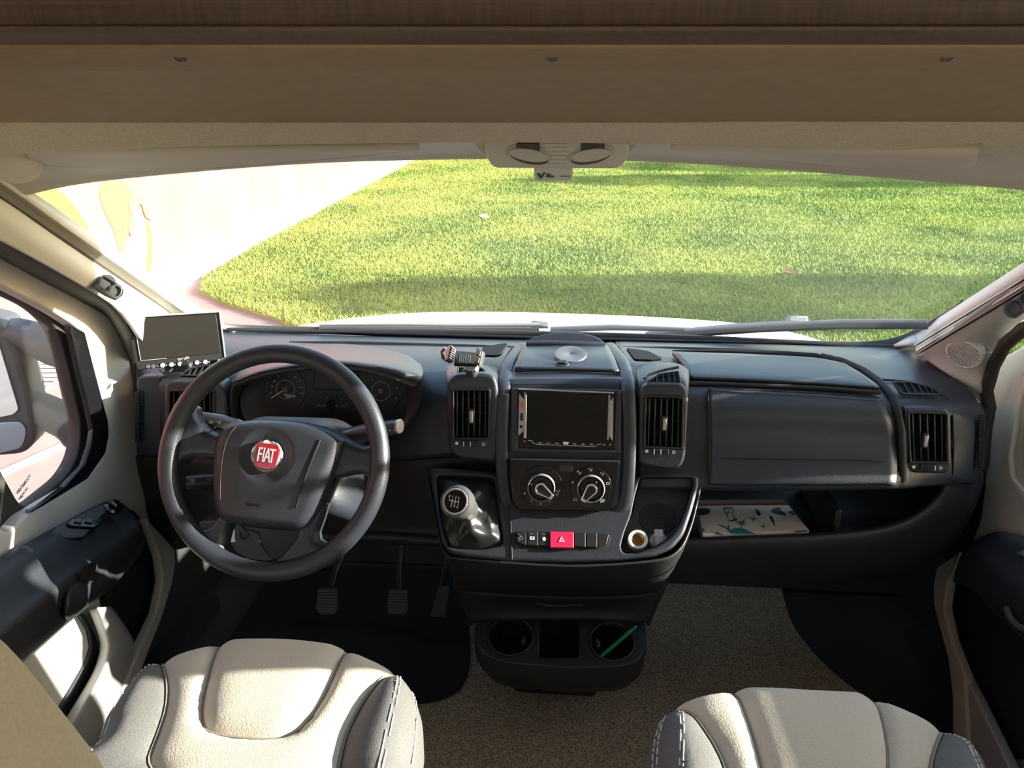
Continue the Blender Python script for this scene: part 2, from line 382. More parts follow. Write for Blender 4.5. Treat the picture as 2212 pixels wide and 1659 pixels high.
# ================================================================== SETTING: the ground outside
GZ = -0.62
ground = MB(); ground.add([(-14, -8, GZ), (30, -8, GZ), (30, 80, GZ), (-14, 80, GZ)], [(0, 1, 2, 3)])
tag(ground.out('pavement', 'paving', smooth=False), 'pale sunlit pavement beside the red wall', 'pavement', kind='structure')
LAWN = [(-2.0, 6.0), (-2.75, 6.75), (-3.5, 7.3), (-3.95, 7.75), (-4.24, 8.4), (-4.67, 12.1), (-5.95, 28.8), (-8.5, 62), (28, 62), (28, 5.2), (3, 5.2)]
lawn = plate('lawn', Frame((0, 0, GZ), (0, 0, 1), (0, 1, 0)), LAWN, .05, 'turf', c=.03, bev=0)
tag(lawn, 'sunlit green lawn stretching ahead of the windscreen', 'lawn', kind='structure')
def blades(n, ymax, wid, hgt, seed):
    g = np.random.default_rng(seed); out = []
    while sum(len(o) for o in out) < n:
        y = 5.6 + (ymax - 5.6) * g.random(n) ** 1.9; x = -6.5 + g.random(n) * (6.5 + 4.0 + y * .62)
        P = np.c_[x, y]; k = inside(P, LAWN) & (x < .75 * y + 1.5); out.append(P[k])
    P = np.vstack(out)[:n]; sc = .75 + P[:, 1] / 14
    a = g.random(n) * 6.283; w = wid * sc * (.6 + .8 * g.random(n)); h = hgt * (.6 + .8 * g.random(n)) * (.8 + .2 * sc); t = g.normal(0, .55, (n, 2)) * h[:, None]
    dx, dy = np.cos(a) * w, np.sin(a) * w; z = np.full(n, GZ + .028)
    V = np.stack([np.c_[P[:, 0] - dx, P[:, 1] - dy, z], np.c_[P[:, 0] + dx, P[:, 1] + dy, z], np.c_[P[:, 0] + t[:, 0], P[:, 1] + t[:, 1], z + h]], 1).reshape(-1, 3)
    me = bpy.data.meshes.new('blades'); me.vertices.add(3 * n); me.vertices.foreach_set('co', V.ravel()); me.loops.add(3 * n); me.loops.foreach_set('vertex_index', np.arange(3 * n, dtype=np.int32))
    me.polygons.add(n); me.polygons.foreach_set('loop_start', np.arange(0, 3 * n, 3, dtype=np.int32)); me.polygons.foreach_set('loop_total', np.full(n, 3, np.int32)); me.update(calc_edges=True)
    return me
link('grass', blades(620000, 36, .0055, .036, 3), 'grassblade', None, False)
tag(bpy.data.objects['grass'], 'short grass blades growing over the lawn', 'grass', kind='stuff')
# trees to the right of the view: their crowns throw the broken shade that lies across the lawn
def tree(x, y, h, r, seed, lab):
    g = np.random.default_rng(seed); t = thing('tree', (x, y, GZ), lab, 'tree', 'trees beside the lawn')
    tube('trunk', [(x, y, GZ), (x + .05, y + .04, GZ + h * .35), (x - .04, y, GZ + h * .8)], [.16, .13, .05], 'brown', t, 8)
    n = 2600; c = g.normal(0, 1, (n, 3)); c /= np.linalg.norm(c, axis=1)[:, None]; c *= (g.random(n) ** .45)[:, None] * np.array([r, r, h * .34]); c += np.array([x, y, GZ + h * .68])
    d1_, d2_ = g.normal(0, .10, (n, 3)), g.normal(0, .10, (n, 3)); V = np.stack([c - d1_, c + d2_, c + d1_, c - d2_], 1).reshape(-1, 3)
    me = bpy.data.meshes.new('foliage'); me.from_pydata(V.tolist(), [], [tuple(range(4 * i, 4 * i + 4)) for i in range(n)]); link('foliage', me, 'grassblade', t, False, kind='stuff')
tree(15.5, 8.3, 5.2, 1.25, 1, 'leafy tree beside the lawn, nearest the van'); tree(19.5, 22.0, 6.0, 1.9, 2, 'leafy tree beside the lawn, second from the van'); tree(24, 27.5, 7, 2.6, 4, 'leafy tree beside the lawn, farthest from the van')
# scattered dry leaves on the lawn
def lawn_leaf(px, py, s, lab):
    p = at(px, py, Z=GZ + .06); fr = Frame(p, (0, -.5, .85), (.3, 1, 0)); b = MB()
    ol = [(-s, 0), (-s * .5, s * .45), (s * .2, s * .5), (s, 0), (s * .2, -s * .45), (-s * .5, -s * .4)]
    b.add([fr.w(x, y, .25 * abs(y)) for x, y in ol] + [fr.w(0, 0, 0)], [(i, (i + 1) % 6, 6) for i in range(6)])
    o = b.out('fallen_leaf', 'kerb' if s > .1 else 'brown', solid=.004, smooth=False); tag(o, lab, 'leaf', 'leaves fallen on the lawn')
lawn_leaf(1047, 468, .11, 'pale leaf lying far out on the lawn above the phone holder')
lawn_leaf(1708, 588, .09, 'small brown leaf lying on the lawn above the right wiper')

# ------------------------------------------------------------------ the red wall with its painted figure, kerb and drain
def wallx(y): return -4.42 - .077 * (y - 5.4)
w0, w1 = Vector((wallx(-3), -3, GZ)), Vector((wallx(60), 60, GZ)); wd = (w1 - w0).normalized(); wn_ = Vector((wd.y, -wd.x, 0))
WF = Frame(w0, wn_)                                    # plane of the wall, u runs along the wall
b = MB(); L = (w1 - w0).length; b.box((L / 2, 1.6, -.1), (L, 3.2, .2), WF)
redwall = b.out('wall_outside', 'redwall', smooth=False); tag(redwall, 'long red painted wall along the left of the lawn', 'wall', kind='structure')
b = MB(); n_k = 60
kerb = bpy.data.objects['pavement']
for i in range(0, 44):
    y0 = -2.5 + i * .8; a = Vector((wallx(y0) + .165, y0, GZ + .04)); fr = Frame(a, (0, 0, 1), wd)
    box('kerb_stone', (0, .4, 0), (.328, .785, .10), 'kerb', kerb, fr, .008)
# drain grate in the pavement by the kerb
gp = at(100, 808, Z=GZ + .01); gd = Frame(gp, (0, 0, 1), wd)
grate = thing('drain_grate', gp, 'dark slotted drain grate in the pavement seen through the driver window', 'grate')
plate('grate_frame', gd, rect(0, .25, .40, 1.5), .02, 'paving', grate, [rect(0, .25, .34, 1.44)], c=.012)
plate('grate_pit', gd, rect(0, .25, .36, 1.46), .004, 'deep', grate, c=.004)
for i in range(15): box('grate_bar', (0, -.44 + i * .098, .006), (.34, .052, .012), 'kerb', grate, gd, 0)
b = MB(); q = [at(92, 985, Z=GZ + .006), at(66, 1032, Z=GZ + .006), at(60, 1026, Z=GZ + .006), at(110, 960, Z=GZ + .006)]
pl = at(88, 985, Z=GZ); box('painted_line', (0, 0, .004), (.07, 2.2, .008), 'kerb', None, Frame(pl, (0, 0, 1), (wd + Vector((.35, 0, 0)))), 0)
tag(bpy.data.objects['painted_line'], 'white line painted on the pavement below the door mirror', 'line')
# painted figure on the wall: flat print standing on the wall surface
mural = redwall
def wallpx(l): return [WF.px(x, y) for x, y in l]
def daub(name, l, m, c, r=.02): return plate(name, WF, [Vector(p) for p in cr(wallpx(l), 5)], .02, m, mural, c=c, bev=.004)
daub('yellow_stripe', [(92, 395), (140, 425), (180, 480), (203, 540), (205, 620), (192, 560), (165, 500), (120, 450), (75, 420)], 'yellow', .012)
daub('yellow_stripe', [(60, 560), (92, 640), (118, 700), (125, 760), (112, 770), (95, 700), (70, 640), (45, 580)], 'yellow', .012)
daub('orange_shape', [(215, 400), (262, 392), (285, 420), (290, 470), (270, 520), (262, 560), (245, 500), (222, 450)], 'pale_orange', .008)
daub('brown_shape', [(275, 432), (300, 425), (318, 455), (325, 475), (312, 468), (302, 442), (288, 450), (290, 480), (282, 510), (274, 490), (280, 465)], 'brown', .016)
daub('yellow_stripe', [(318, 480), (326, 530), (322, 590), (312, 598), (316, 540)], 'yellow', .014)
daub('pale_shape', [(290, 455), (310, 480), (318, 540), (308, 600), (280, 610), (262, 590), (284, 530)], 'kerb', .010)
daub('red_panel', [(0, 500), (40, 540), (95, 680), (110, 720), (60, 735), (0, 700)], 'redwall', .006)

# ------------------------------------------------------------------ van body outside the glass: bonnet, cowl, wipers
b = MB(); rows = []
RID = [(-.80, .655), (-.55, .688), (-.25, .694), (0, .690), (.25, .688), (.5, .682), (.66, .668), (.80, .635), (.92, .58)]
for dy, dz in ((-.16, -.05), (-.05, -.012), (.05, 0), (.2, -.03), (.35, -.12), (.47, -.35), (.52, -.75)):
    rows.append([(x, 2.16 + dy - .10 * x * x, z + dz) for x, z in RID])
bonnet = b; b.grid(rows); tag(b.out('bonnet', 'body_white', solid=.02, sub=1), 'white bonnet of the van just beyond the windscreen', 'bonnet', kind='structure')
def glassY(X): return 1.94 - .15 * (X / .85) ** 2
def on_glass(px, py, out=.012):
    lo, hi = 1.0, 2.3                       # where the sight line meets the outer face of the windscreen
    for _ in range(40):
        Y = (lo + hi) / 2; q = at(px, py, Y); zg = .707 + (glassY(q.x) - q.y) * .70 + out * 1.2
        if q.z > zg: hi = Y
        else: lo = Y
    return at(px, py, lo)
cw = MB(); cw.grid([[(x, glassY(x) + .02 + o, z) for x in (-.86, -.6, -.3, 0, .3, .6, .86)] for o, z in ((-.02, .675), (.03, .690), (.10, .665), (.2, .60))])
tag(cw.out('cowl_panel', 'cowl', solid=.01), 'black cowl panel between bonnet and windscreen', 'cowl', kind='structure')
def wiper(lab, armpx, bladepx, knuckle):
    root = thing('wiper', on_glass(*bladepx[0]), lab, 'wiper')
    bl = [on_glass(x, y, .016) for x, y in bladepx]
    tube('wiper_blade', bl, .006, 'blade', root, 8)
    tube('wiper_rubber', [p - Vector((0, .57, .82)) * .012 for p in bl], .0055, 'rubber', root, 6)
    if armpx: tube('wiper_arm', [on_glass(x, y, .034) for x, y in armpx], [.009] * (len(armpx) - 1) + [.006], 'blade', root, 8)
    if armpx:
        e = on_glass(*armpx[0 if armpx[0][0] > 1300 else -1], .034); tube('spindle', [e, Vector((e.x, e.y + .02, e.z - .03)), Vector((e.x, e.y + .05, .672))], .009, 'cowl', root, 8)
    k = Frame(on_glass(*knuckle, .034), (0, -.57, -.82)); box('knuckle', (0, 0, 0), (.050, .018, .020), 'blade', root, k, .006)
wiper('left wiper lying low along the foot of the windscreen', [(1190, 712), (1320, 707), (1500, 712)], [(690, 700), (850, 699), (1000, 702), (1165, 702)], (1168, 701))
wiper('right wiper with hooked arm resting near the passenger corner', [(1400, 722), (1490, 715), (1590, 706), (1720, 697)], [(1480, 715), (1650, 703), (1820, 695), (2003, 695)], (1722, 692))

# ================================================================== SETTING: the cab shell
# windscreen
def gtop(x): return 1.205 - .05 * (x / .85) ** 2
b = MB(); xs = np.linspace(-.9, .9, 25)
rows = []
for t in np.linspace(0, 1.06, 12):
    rows.append([(x, glassY(x) + (1.20 - .12 * (x / .85) ** 2 - glassY(x)) * t, .695 + (gtop(x) - .695) * t + .012 * math.sin(math.pi * min(t, 1))) for x in xs])
b.grid(rows); ws = b.out('window_1', 'glass', solid=.005); tag(ws, 'wide curved windscreen glass above the dashboard', 'windscreen', kind='structure')
# black printed band along the foot of the glass
patch('trim_1', [[(440, 672, 1.70), (480, 697, 1.745), (540, 702, 1.79), (700, 706, 1.83), (960, 711, 1.86), (1220, 716, 1.865), (1480, 723, 1.85), (1700, 733, 1.825), (1800, 737, 1.80), (1870, 737, 1.785), (1930, 729, 1.765), (1975, 712, 1.745), (2030, 680, 1.68), (2080, 648, 1.625)],
                 [(440, 690, 1.70), (480, 717, 1.745), (540, 718, 1.79), (700, 721, 1.83), (960, 729, 1.86), (1220, 736, 1.865), (1480, 741, 1.85), (1700, 746, 1.825), (1800, 748, 1.80), (1870, 750, 1.785), (1930, 751, 1.765), (1985, 751, 1.735), (2040, 684, 1.68), (2090, 652, 1.625)]], 'rubber', None, 3, 2, .006)
tag(bpy.data.objects['trim_1'], 'black band along the foot of the windscreen', 'trim', kind='structure')
tube('trim_2', [V3(p) for p in [(482, 711, 1.735), (700, 716, 1.815), (960, 724, 1.845), (1220, 731, 1.85), (1480, 737, 1.835), (1700, 742, 1.81), (1870, 746, 1.77), (1990, 748, 1.725)]], .0045, 'black', None, 6)
tag(bpy.data.objects['trim_2'], 'thin black seal between windscreen and dashboard', 'trim', kind='structure')

# floor, toe board, outer walls of the cab and the living room behind the camera
box('floor', (0, 1.15, -.03), (2.1, 1.9, .06), 'rubber', None, bevel=0); box('floor', (0, -1.75, -.03), (2.1, 3.9, .06), 'lounge', None, bevel=0); tag(bpy.data.objects['floor.001'], 'pale floor of the living room behind the seats', 'floor', kind='structure'); tag(bpy.data.objects['floor'], 'dark rubber cab floor', 'floor', kind='structure')
def shell(name, lab, boxes, m):
    b = MB()
    for c, d in boxes: b.box(c, d)
    tag(b.out(name, m, smooth=False), lab, 'wall', kind='structure')
b = MB(); b.grid([[(x, 1.86, 0.0) for x in (-1, 1)], [(x, 2.12, .30) for x in (-1, 1)], [(x, 2.13, .60) for x in (-1, 1)], [(x, 1.93, .665) for x in (-1, 1)]])
tag(b.out('wall_front', 'shell_dark', solid=.02, smooth=False), 'black bulkhead in front of the footwells', 'wall', kind='structure')
for sx, nm, sd in ((-1, 'wall_left', 'left'), (1, 'wall_right', 'right')):
    bx = [((sx * 1.0, 1.80, .30), (.06, .02, .02)), ((sx * 1.06, -1.55, .0), (.06, 4.3, 1.3)), ((sx * 1.06, -1.55, 1.72), (.06, 4.3, .5)), ((sx * 1.06, .28, 1.0), (.06, .66, 1.6)), ((sx * 1.06, -3.3, 1.0), (.06, .8, 1.6)), ((sx * 1.06, -1.0, 1.0), (.06, .5, 1.6))]
    b = MB(); b.box((sx * .985, 1.63, .24), (.055, .98, .48)); b.box((sx * .985, 1.80, .55), (.055, .60, .14)); b.box((sx * .95, 1.22, .012), (.10, .9, .04)); o = b.out('wall_front_' + sd, 'shell_dark', smooth=False); tag(o, 'black ' + sd + ' side of the footwell', 'wall', kind='structure')
    shell(nm, sd + ' side wall of the van body', bx, 'shell')
shell('wall_back', 'rear wall of the living room behind the camera', [((0, -3.7, 1.0), (2.2, .06, 2.1))], 'shell')
shell('ceiling', 'pale ceiling of the living room', [((0, -1.6, 1.99), (2.2, 4.3, .06))], 'trim')
# ------------------------------------------------------------------ overhead bed edge (beam) across the top of the view
ca, sa = math.cos(_a), math.sin(_a)
def B3(x, d, z): return Vector((CAM.x + x * ca - d * sa, x * sa + d * ca, z))
def zrow(y, d): return 1.27 - d * math.tan(R(PITCH) + math.atan((y - 829.5) / FPX))
def beam_part(name, prof, m, parent, lab=None, bevel=.002):
    b = MB(); xs = [-1.12 + 2.24 * i / 16 for i in range(17)]
    b.grid([[B3(x, d, z) for d, z in prof] for x in xs], True, True)
    return b.out(name, m, parent, bevel=bevel, label=lab)
over = thing('overhead_bed_edge', B3(0, .6, 1.30), 'brown veneered edge of the overhead bed across the top', 'bed edge')
z58, z104, z150, z262 = zrow(58, .49), zrow(104, .50), zrow(150, .555), zrow(264, .80)
beam_part('wood_board', [(.505, z58 + .001), (.505, 1.97), (.53, 1.97), (.53, z58 + .001)], 'wood', over, 'dark brown woven veneer board')
beam_part('edge_strip', [(.485, z58), (.485, z58 - .002), (.502, z104 + .001), (.53, z104 + .001), (.53, z58)], 'wood2', over, 'brown veneer edging strip', .001)
beam_part('rail', [(.500, z104), (.545, zrow(143, .545)), (.552, zrow(151, .552)), (.57, zrow(151, .552) + .002), (.57, z104 + .03), (.50, z104 + .004)], 'beam', over, 'taupe fixing rail', .003)
beam_part('underside_panel', [(.566, zrow(151, .566)), (.60, zrow(160, .60) - .001), (.79, zrow(258, .79)), (.80, z262 - .001), (.82, z262 + .06), (.57, z150 + .06)], 'beam', over, 'taupe underside panel')
for x in (388, 1193, 2046):
    d = .525; q = ray(x, 118); hx = Vector((q.x, q.y, 0)); f = hx.dot(Vector((-sa, ca, 0))); p = CAM + q * (d / f)
    fr = Frame(p, (sa * .7, -ca * .7, -.70), (0, 1, .2))
    lathe('screw', fr, [(.0, .0), (.0048, .0), (.0046, .002), (.003, .0034), (.0012, .0030), (.0, .0022)][1:], 'grip', over, 14)
# felt strip hanging behind the bed edge, curved lower edge
felt_lo = [(-120, 352), (0, 335), (150, 327), (330, 318), (600, 312), (900, 308), (1200, 308), (1450, 311), (1700, 316), (1950, 325), (2212, 337), (2330, 345)]
felt_hi = [(-120, 256), (0, 256), (150, 257), (330, 259), (600, 262), (900, 264), (1200, 266), (1450, 267), (1700, 268), (1950, 268), (2212, 268), (2330, 268)]
def onb(x, y, d):
    q = ray(x, y); f = Vector((q.x, q.y, 0)).dot(Vector((-sa, ca, 0))); return CAM + q * (d / f)
patch('felt_strip', [[onb(x, y - 10, .795) for x, y in felt_hi], [onb(x, y, .80) for x, y in felt_hi], [onb(x, (y * .5 + felt_hi[i][1] * .5), .835) for i, (x, y) in enumerate(felt_lo)], [onb(x, y - 3, .868) for x, y in felt_lo], [onb(x, y, .875) for x, y in felt_lo], [onb(x, y - 8, .885) for x, y in felt_lo]], 'fabric_beam', over, 3, 3, -.012, label='beige felt strip with a curved lower edge')

# ------------------------------------------------------------------ headliner, roof and visors
E_ = [(-160, 500, 1.03), (-60, 462, 1.055), (0, 437, 1.07), (90, 414, 1.085), (200, 394, 1.10), (450, 369, 1.14), (700, 352, 1.165), (900, 346, 1.18), (1106, 343, 1.185), (1300, 346, 1.18), (1500, 354, 1.165), (1700, 368, 1.14), (2000, 392, 1.10), (2212, 411, 1.085), (2330, 425, 1.07)]
D_ = [(-160, 455, 1.0), (-60, 425, 1.02), (0, 404, 1.04), (90, 388, 1.055), (200, 375, 1.07), (450, 354, 1.11), (700, 339, 1.13), (900, 332, 1.145), (1106, 329, 1.15), (1300, 332, 1.145), (1500, 339, 1.13), (1700, 351, 1.11), (2000, 374, 1.07), (2212, 392, 1.055), (2330, 402, 1.04)]
C_ = [(-160, 410, .95), (-60, 385, .97), (0, 370, .98), (90, 358, .99), (200, 351, 1.0), (450, 340, 1.03), (700, 326, 1.05), (900, 318, 1.06), (1106, 315, 1.065), (1300, 318, 1.06), (1500, 325, 1.05), (1700, 334, 1.03), (2000, 350, 1.0), (2212, 364, .98), (2330, 374, .97)]
B_ = [(x, 300, .84 + .10 * math.cos((x - 1106) / 1300 * 1.2)) for x, _, _ in E_]
F_ = [(x, y - 6, Y + .05) for x, y, Y in E_]
hl = patch('ceiling_cab', [B_, C_, D_, [(x, y, Y) for x, y, Y in E_], F_], 'headliner', None, 3, 4, -.02)
hl.name = 'ceiling.001'; tag(hl, 'pale moulded headliner above the windscreen', 'headliner', kind='structure')
b = MB(); b.grid([[(x, y, z - .035 * (x / .9) ** 2) for x in (-.98, -.6, 0, .6, .98)] for y, z in ((1.30, 1.225), (1.15, 1.30), (.85, 1.42), (.5, 1.62), (.3, 1.97))])
tag(b.out('roof', 'body_white', solid=.02), 'white van roof above the cab', 'roof', kind='structure')
b = MB(); b.grid([[(s * .80, 1.30, 1.17) for s in (1,)] + [(s * .97, y, z) for s, y, z in ((1, 1.10, 1.10),)]] * 2)
for s in (-1, 1):
    c = MB(); c.grid([[(s * .86, 1.18, 1.16), (s * .86, .95, 1.30), (s * .9, .4, 1.6)], [(s * .985, 1.12, 1.08), (s * .985, .9, 1.16), (s * 1.03, .4, 1.2)]])
    tag(c.out('roof_side', 'headliner', solid=.015), ('left' if s < 0 else 'right') + ' roof side above the door window', 'roof side', kind='structure')
visor = thing('sun_visor', at(450, 340, 1.0), 'beige sun visor folded up above the steering wheel', 'sun visor', None)
patch('visor_panel', [[(55, 305, .88), (230, 305, .90), (450, 305, .92), (640, 303, .93), (800, 302, .94), (905, 302, .95)], [(70, 335, .955), (230, 341, .975), (450, 341, .985), (640, 327, .99), (800, 313, .995), (900, 300, 1.0)], [(92, 345, .965), (230, 350, .985), (450, 351, .995), (640, 336, 1.0), (800, 321, 1.005), (905, 304, 1.01)]], 'headliner', visor, 4, 4, .012)
b = MB(); fr = Frame(at(28, 348, .93), (.3, -.9, -.2)); b.lathe(fr, [(.028, -.03), (.031, -.01), (.027, .006), (.016, .012), (.004, .014)], 20); b.out('pivot_cover', 'headliner', visor)
visor2 = thing('sun_visor', at(1800, 335, 1.0), 'beige sun visor with a clear card pocket above the passenger side', 'sun visor', None)
patch('visor_panel', [[(1450, 300, .95), (1540, 302, .94), (1700, 304, .93), (1900, 306, .91), (2060, 308, .89), (2120, 310, .88)], [(1452, 300, 1.0), (1540, 310, 1.0), (1700, 326, .99), (1900, 342, .975), (2050, 346, .965), (2104, 334, .955)], [(1452, 304, 1.01), (1540, 317, 1.01), (1700, 334, 1.0), (1890, 349, .985), (2006, 357, .975), (2106, 339, .965)]], 'headliner', visor2, 4, 4, .012)
pk = Frame(at(1960, 338, .95), (0, -.62, -.78))
pplate('card_pocket', pk, [(1840, 344), (1885, 330), (1960, 326), (2085, 336), (2045, 350), (2000, 355)], .002, 'lamp', visor2, .006, label='clear pocket with a round stamp', bev=.0005)
plate('pocket_ring', pk.lift(.001), circ(pk.px(1945, 337), .016, 28), .001, 'headliner', visor2, [circ(pk.px(1945, 337), .0125, 28)], bev=.0003)

# overhead lamp console with the toll tag under it
oc = thing('overhead_lamp_unit', at(1200, 335, 1.03), 'grey overhead lamp unit with two oval reading lamps', 'lamp unit')
of = Frame(at(1205, 340, 1.015), (0, -.86, -.5))
b = MB(); cheek = rc(of.pts([(1010, 306), (1395, 306), (1370, 338), (1345, 354), (1060, 354), (1030, 342)]), .02)
plate('housing', of.lift(-.009), cheek, .05, 'headliner', oc, bev=.008)
plate('face_panel', of, rc(of.pts([(1046, 296), (1357, 296), (1360, 340), (1338, 366), (1066, 365), (1050, 343)]), .015), .02, 'trim', oc, [], bev=.004, label='pale grey lamp panel')
for x, tl in ((1143, -14), (1276, 14)):
    lf = of.lift(.0005); c = lf.px(x, 333); rot = R(tl)
    el = [(c[0] + math.cos(t) * .030 * math.cos(rot) - math.sin(t) * .0125 * math.sin(rot), c[1] + math.cos(t) * .030 * math.sin(rot) + math.sin(t) * .0125 * math.cos(rot)) for t in np.linspace(0, 2 * math.pi, 33)[:-1]]
    rp = plate('reading_lamp', lf, [Vector(p) for p in el], .004, 'headliner', oc, bev=.0015, c=.002)
    plate('lamp_shade_crescent', lf, [Vector((c[0] + (p[0] - c[0]) * .84, c[1] - .0025 + (p[1] - c[1]) * .80)) for p in el], .004, 'sealgrey', rp, bev=.0005, c=.0035)  # dark crescent plate paints the shade under the tilted lens
    el2 = [(c[0] + (p[0] - c[0]) * .88, c[1] + .0012 + (p[1] - c[1]) * .70) for p in el]
    plate('lens', lf, [Vector(p) for p in el2], .004, 'lamp', rp, bev=.0018, c=.006)
    sw = lf.px(x - 2 if tl < 0 else x + 4, 316); plate('switch', lf, rc(rect(sw[0], sw[1], .030, .011), .003), .004, 'grip', rp, bev=.001, c=.003)
fc = of.px(1200, 335)
for i in range(6): plate('grille_bar', of, rect(fc[0], fc[1] - .014 + i * .006, .028, .0028), .002, 'trim', oc, bev=.0004, c=.0012)
tg = thing('toll_tag', at(1195, 380, 1.10), 'small white toll tag with green emblem below the lamp unit', 'toll tag')
tf = Frame(at(1195, 380, 1.10), (0, -.93, -.36))
pplate('case', tf, [(1153, 362), (1237, 362), (1237, 391), (1154, 391)], .012, 'tag', tg, .006, bev=.002)
def tpx(l): return [Vector(p) for p in tf.pts(l)]
plate('emblem', tf, tpx([(1159, 374), (1167, 374), (1171, 383), (1165, 384)]), .0006, 'taggreen', tg, bev=0, c=.0006)
plate('emblem', tf, tpx([(1166, 384), (1173, 373), (1179, 372), (1172, 384), (1168, 386)]), .0006, 'taggreen', tg, bev=0, c=.0006)
ptext('lettering', 'VIA', tf, 1184, 376.5, 4.2, 'black', tg); ptext('lettering', 'VERDE', tf, 1187.5, 381, 4.2, 'black', tg)
plate('printed_bar', tf, tpx([(1212, 379), (1232, 379), (1231, 382), (1210, 382)]), .0006, 'dimprint', tg, bev=0, c=.0006)

# ------------------------------------------------------------------ windscreen pillars, blind rails, grips
def strip(name, rows, m, parent=None, su=3, sv=1, solid=.006, **k): return patch(name, rows, m, parent, su, sv, solid, **k)
def LV(p): return V3(p)
def pillar(sd, G, RRr, RL, SU, lab):
    t = bpy.data.objects.new('trim_3' if sd < 0 else 'trim_4', None); COL.objects.link(t); t.location = LV(RL[1]); tag(t, lab, 'pillar', kind='structure')
    strip('glass_edge_trim', [G, RRr], 'trim', t)
    mid = [LV(a).lerp(LV(b), .5) + Vector((-sd * .012, -.012, .004)) for a, b in zip(RL, SU)]
    patch('pillar_cover', [RL, mid, SU], 'trim', t, 4, 5, .008)
    r = thing('blind_rail', LV(RL[1]), 'grey ribbed blind rail along the ' + ('left' if sd < 0 else 'right') + ' windscreen pillar', 'blind rail', None)
    A = [LV(p) for p in RRr]; Bq = [LV(p) for p in RL]
    nrm = ((A[-1] - A[0]).cross(Bq[0] - A[0])).normalized()
    if nrm.dot(CAM - A[0]) < 0: nrm = -nrm
    b = MB(); b.grid([A, Bq, [p - nrm * .01 for p in Bq], [p - nrm * .01 for p in A], A]); b.out('channel', 'railblack', r)
    for t0, t1, h, m in ((.03, .20, .006, 'rail'), (.27, .44, .004, 'rail'), (.47, .72, .005, 'rail'), (.80, .96, .006, 'railblack')):
        b = MB(); q0 = [a.lerp(c, t0) for a, c in zip(A, Bq)]; q1 = [a.lerp(c, t1) for a, c in zip(A, Bq)]
        b.grid([q0, [p + nrm * h for p in q0], [p + nrm * h for p in q1], q1]); b.out('rib', m, r, bevel=.0008)
    return t
pl_l = pillar(-1, [(-60, 335, .97), (73, 425, 1.125), (408, 653, 1.65), (505, 718, 1.76)], [(-90, 345, .91), (47, 432, 1.07), (377, 663, 1.57), (425, 697, 1.66)],
       [(-150, 340, .85), (0, 438, 1.04), (342, 666, 1.54), (372, 690, 1.60)], [(-150, 450, .89), (40, 537, 1.09), (234, 653, 1.345), (300, 735, 1.43)], 'white windscreen pillar on the left of the monitor')
XR = lambda x, y, X: at(x, y, X=X)
pl_r = pillar(1, [XR(2330, 489, .785), XR(2212, 566, .80), XR(2008, 699, .835), V3((1930, 745, 1.735))], [XR(2330, 524, .785), XR(2212, 600, .80), XR(2010, 723, .815), V3((1980, 741, 1.66))],
       [XR(2330, 553, .79), XR(2212, 630, .805), V3((1996, 759, 1.58)), V3((1985, 766, 1.61))], [XR(2330, 640, .86), XR(2212, 693, .865), XR(2147, 762, .868), XR(2120, 850, .868)], 'white windscreen pillar with round speaker grille on the right')
patch('pillar_foot', [[(1985, 750, 1.70), (1996, 757, 1.62), (2060, 745, 1.55), (2150, 760, 1.50)], [(2005, 770, 1.63), (2050, 797, 1.575), (2085, 815, 1.55), (2135, 830, 1.53)], [(2010, 775, 1.66), (2070, 822, 1.565), (2105, 850, 1.54), (2128, 885, 1.52)]], 'trim', pl_r, 4, 4, .008)
# round speaker grille on the right pillar
sg = Frame(at(2083, 764, 1.512), (-.66, -.66, -.38))
grl = lathe('speaker_grille', sg, [(.034, -.015), (.034, .003), (.031, .005), (.0295, .003), (.0295, -.006)], 'trim', pl_r, 36)
for i in range(11):
    h = -.027 + i * .0054; w = 2 * math.sqrt(max(.0298 ** 2 - h * h, 0)); bx = MB(); bx.box((0, 0, 0), (w, .0026, .004), Frame(sg.w(0, 0, .0035), sg.n, sg.v + sg.u * .55)); 
    bx = MB(); fr2 = Frame(sg.w(0, 0, .0025), sg.n, sg.v + sg.u * .55); bx.box((0, h, 0), (w, .0026, .003), fr2); bx.out('bar', 'trim', grl, smooth=False)
plate('grille_backing', sg, circ((0, 0), .0305, 30), .002, 'deep', grl, bev=0, c=-.001)
def grip(lab, path, fr, holes):
    g = thing('blind_grip', fr.o, lab, 'grip')
    plate('body', fr, rc(fr.pts(path), .006), .022, 'grip', g, [circ(fr.px(*h), .0115, 22, .0125) for h in holes], c=.012, bev=.003)
    for h in holes:
        c = fr.px(*h); lathe('finger_cup', fr, [(.0125, .008), (.0118, .012), (.010, .006), (.007, -.004), (.001, -.008)], 'grip', g, 22, c)
gfr = Frame(at(232, 620, 1.28), (.52, -.80, .28), (.35, .35, .8))
grip('grey two-holed blind grip on the left pillar', [(222, 592), (247, 607), (268, 622), (262, 640), (250, 650), (222, 637), (196, 620), (212, 612)], gfr, [(231, 613), (250, 630)])
gfr = Frame(at(2195, 655, 1.35), (-.52, -.80, .28), (-.35, .35, .8))
grip('dark two-holed blind grip on the right pillar at the photo edge', [(2168, 665), (2182, 652), (2215, 630), (2250, 612), (2262, 635), (2230, 665), (2192, 690), (2176, 682)], gfr, [(2190, 668), (2226, 645)])
tube('trim_5', [at(*p) for p in [(-160, 455, .97), (0, 532, 1.135), (80, 573, 1.235), (170, 624, 1.36), (232, 664, 1.445), (262, 697, 1.485), (281, 750, 1.505), (291, 820, 1.505), (296, 900, 1.50)]], .0115, 'sealgrey', None, 8)
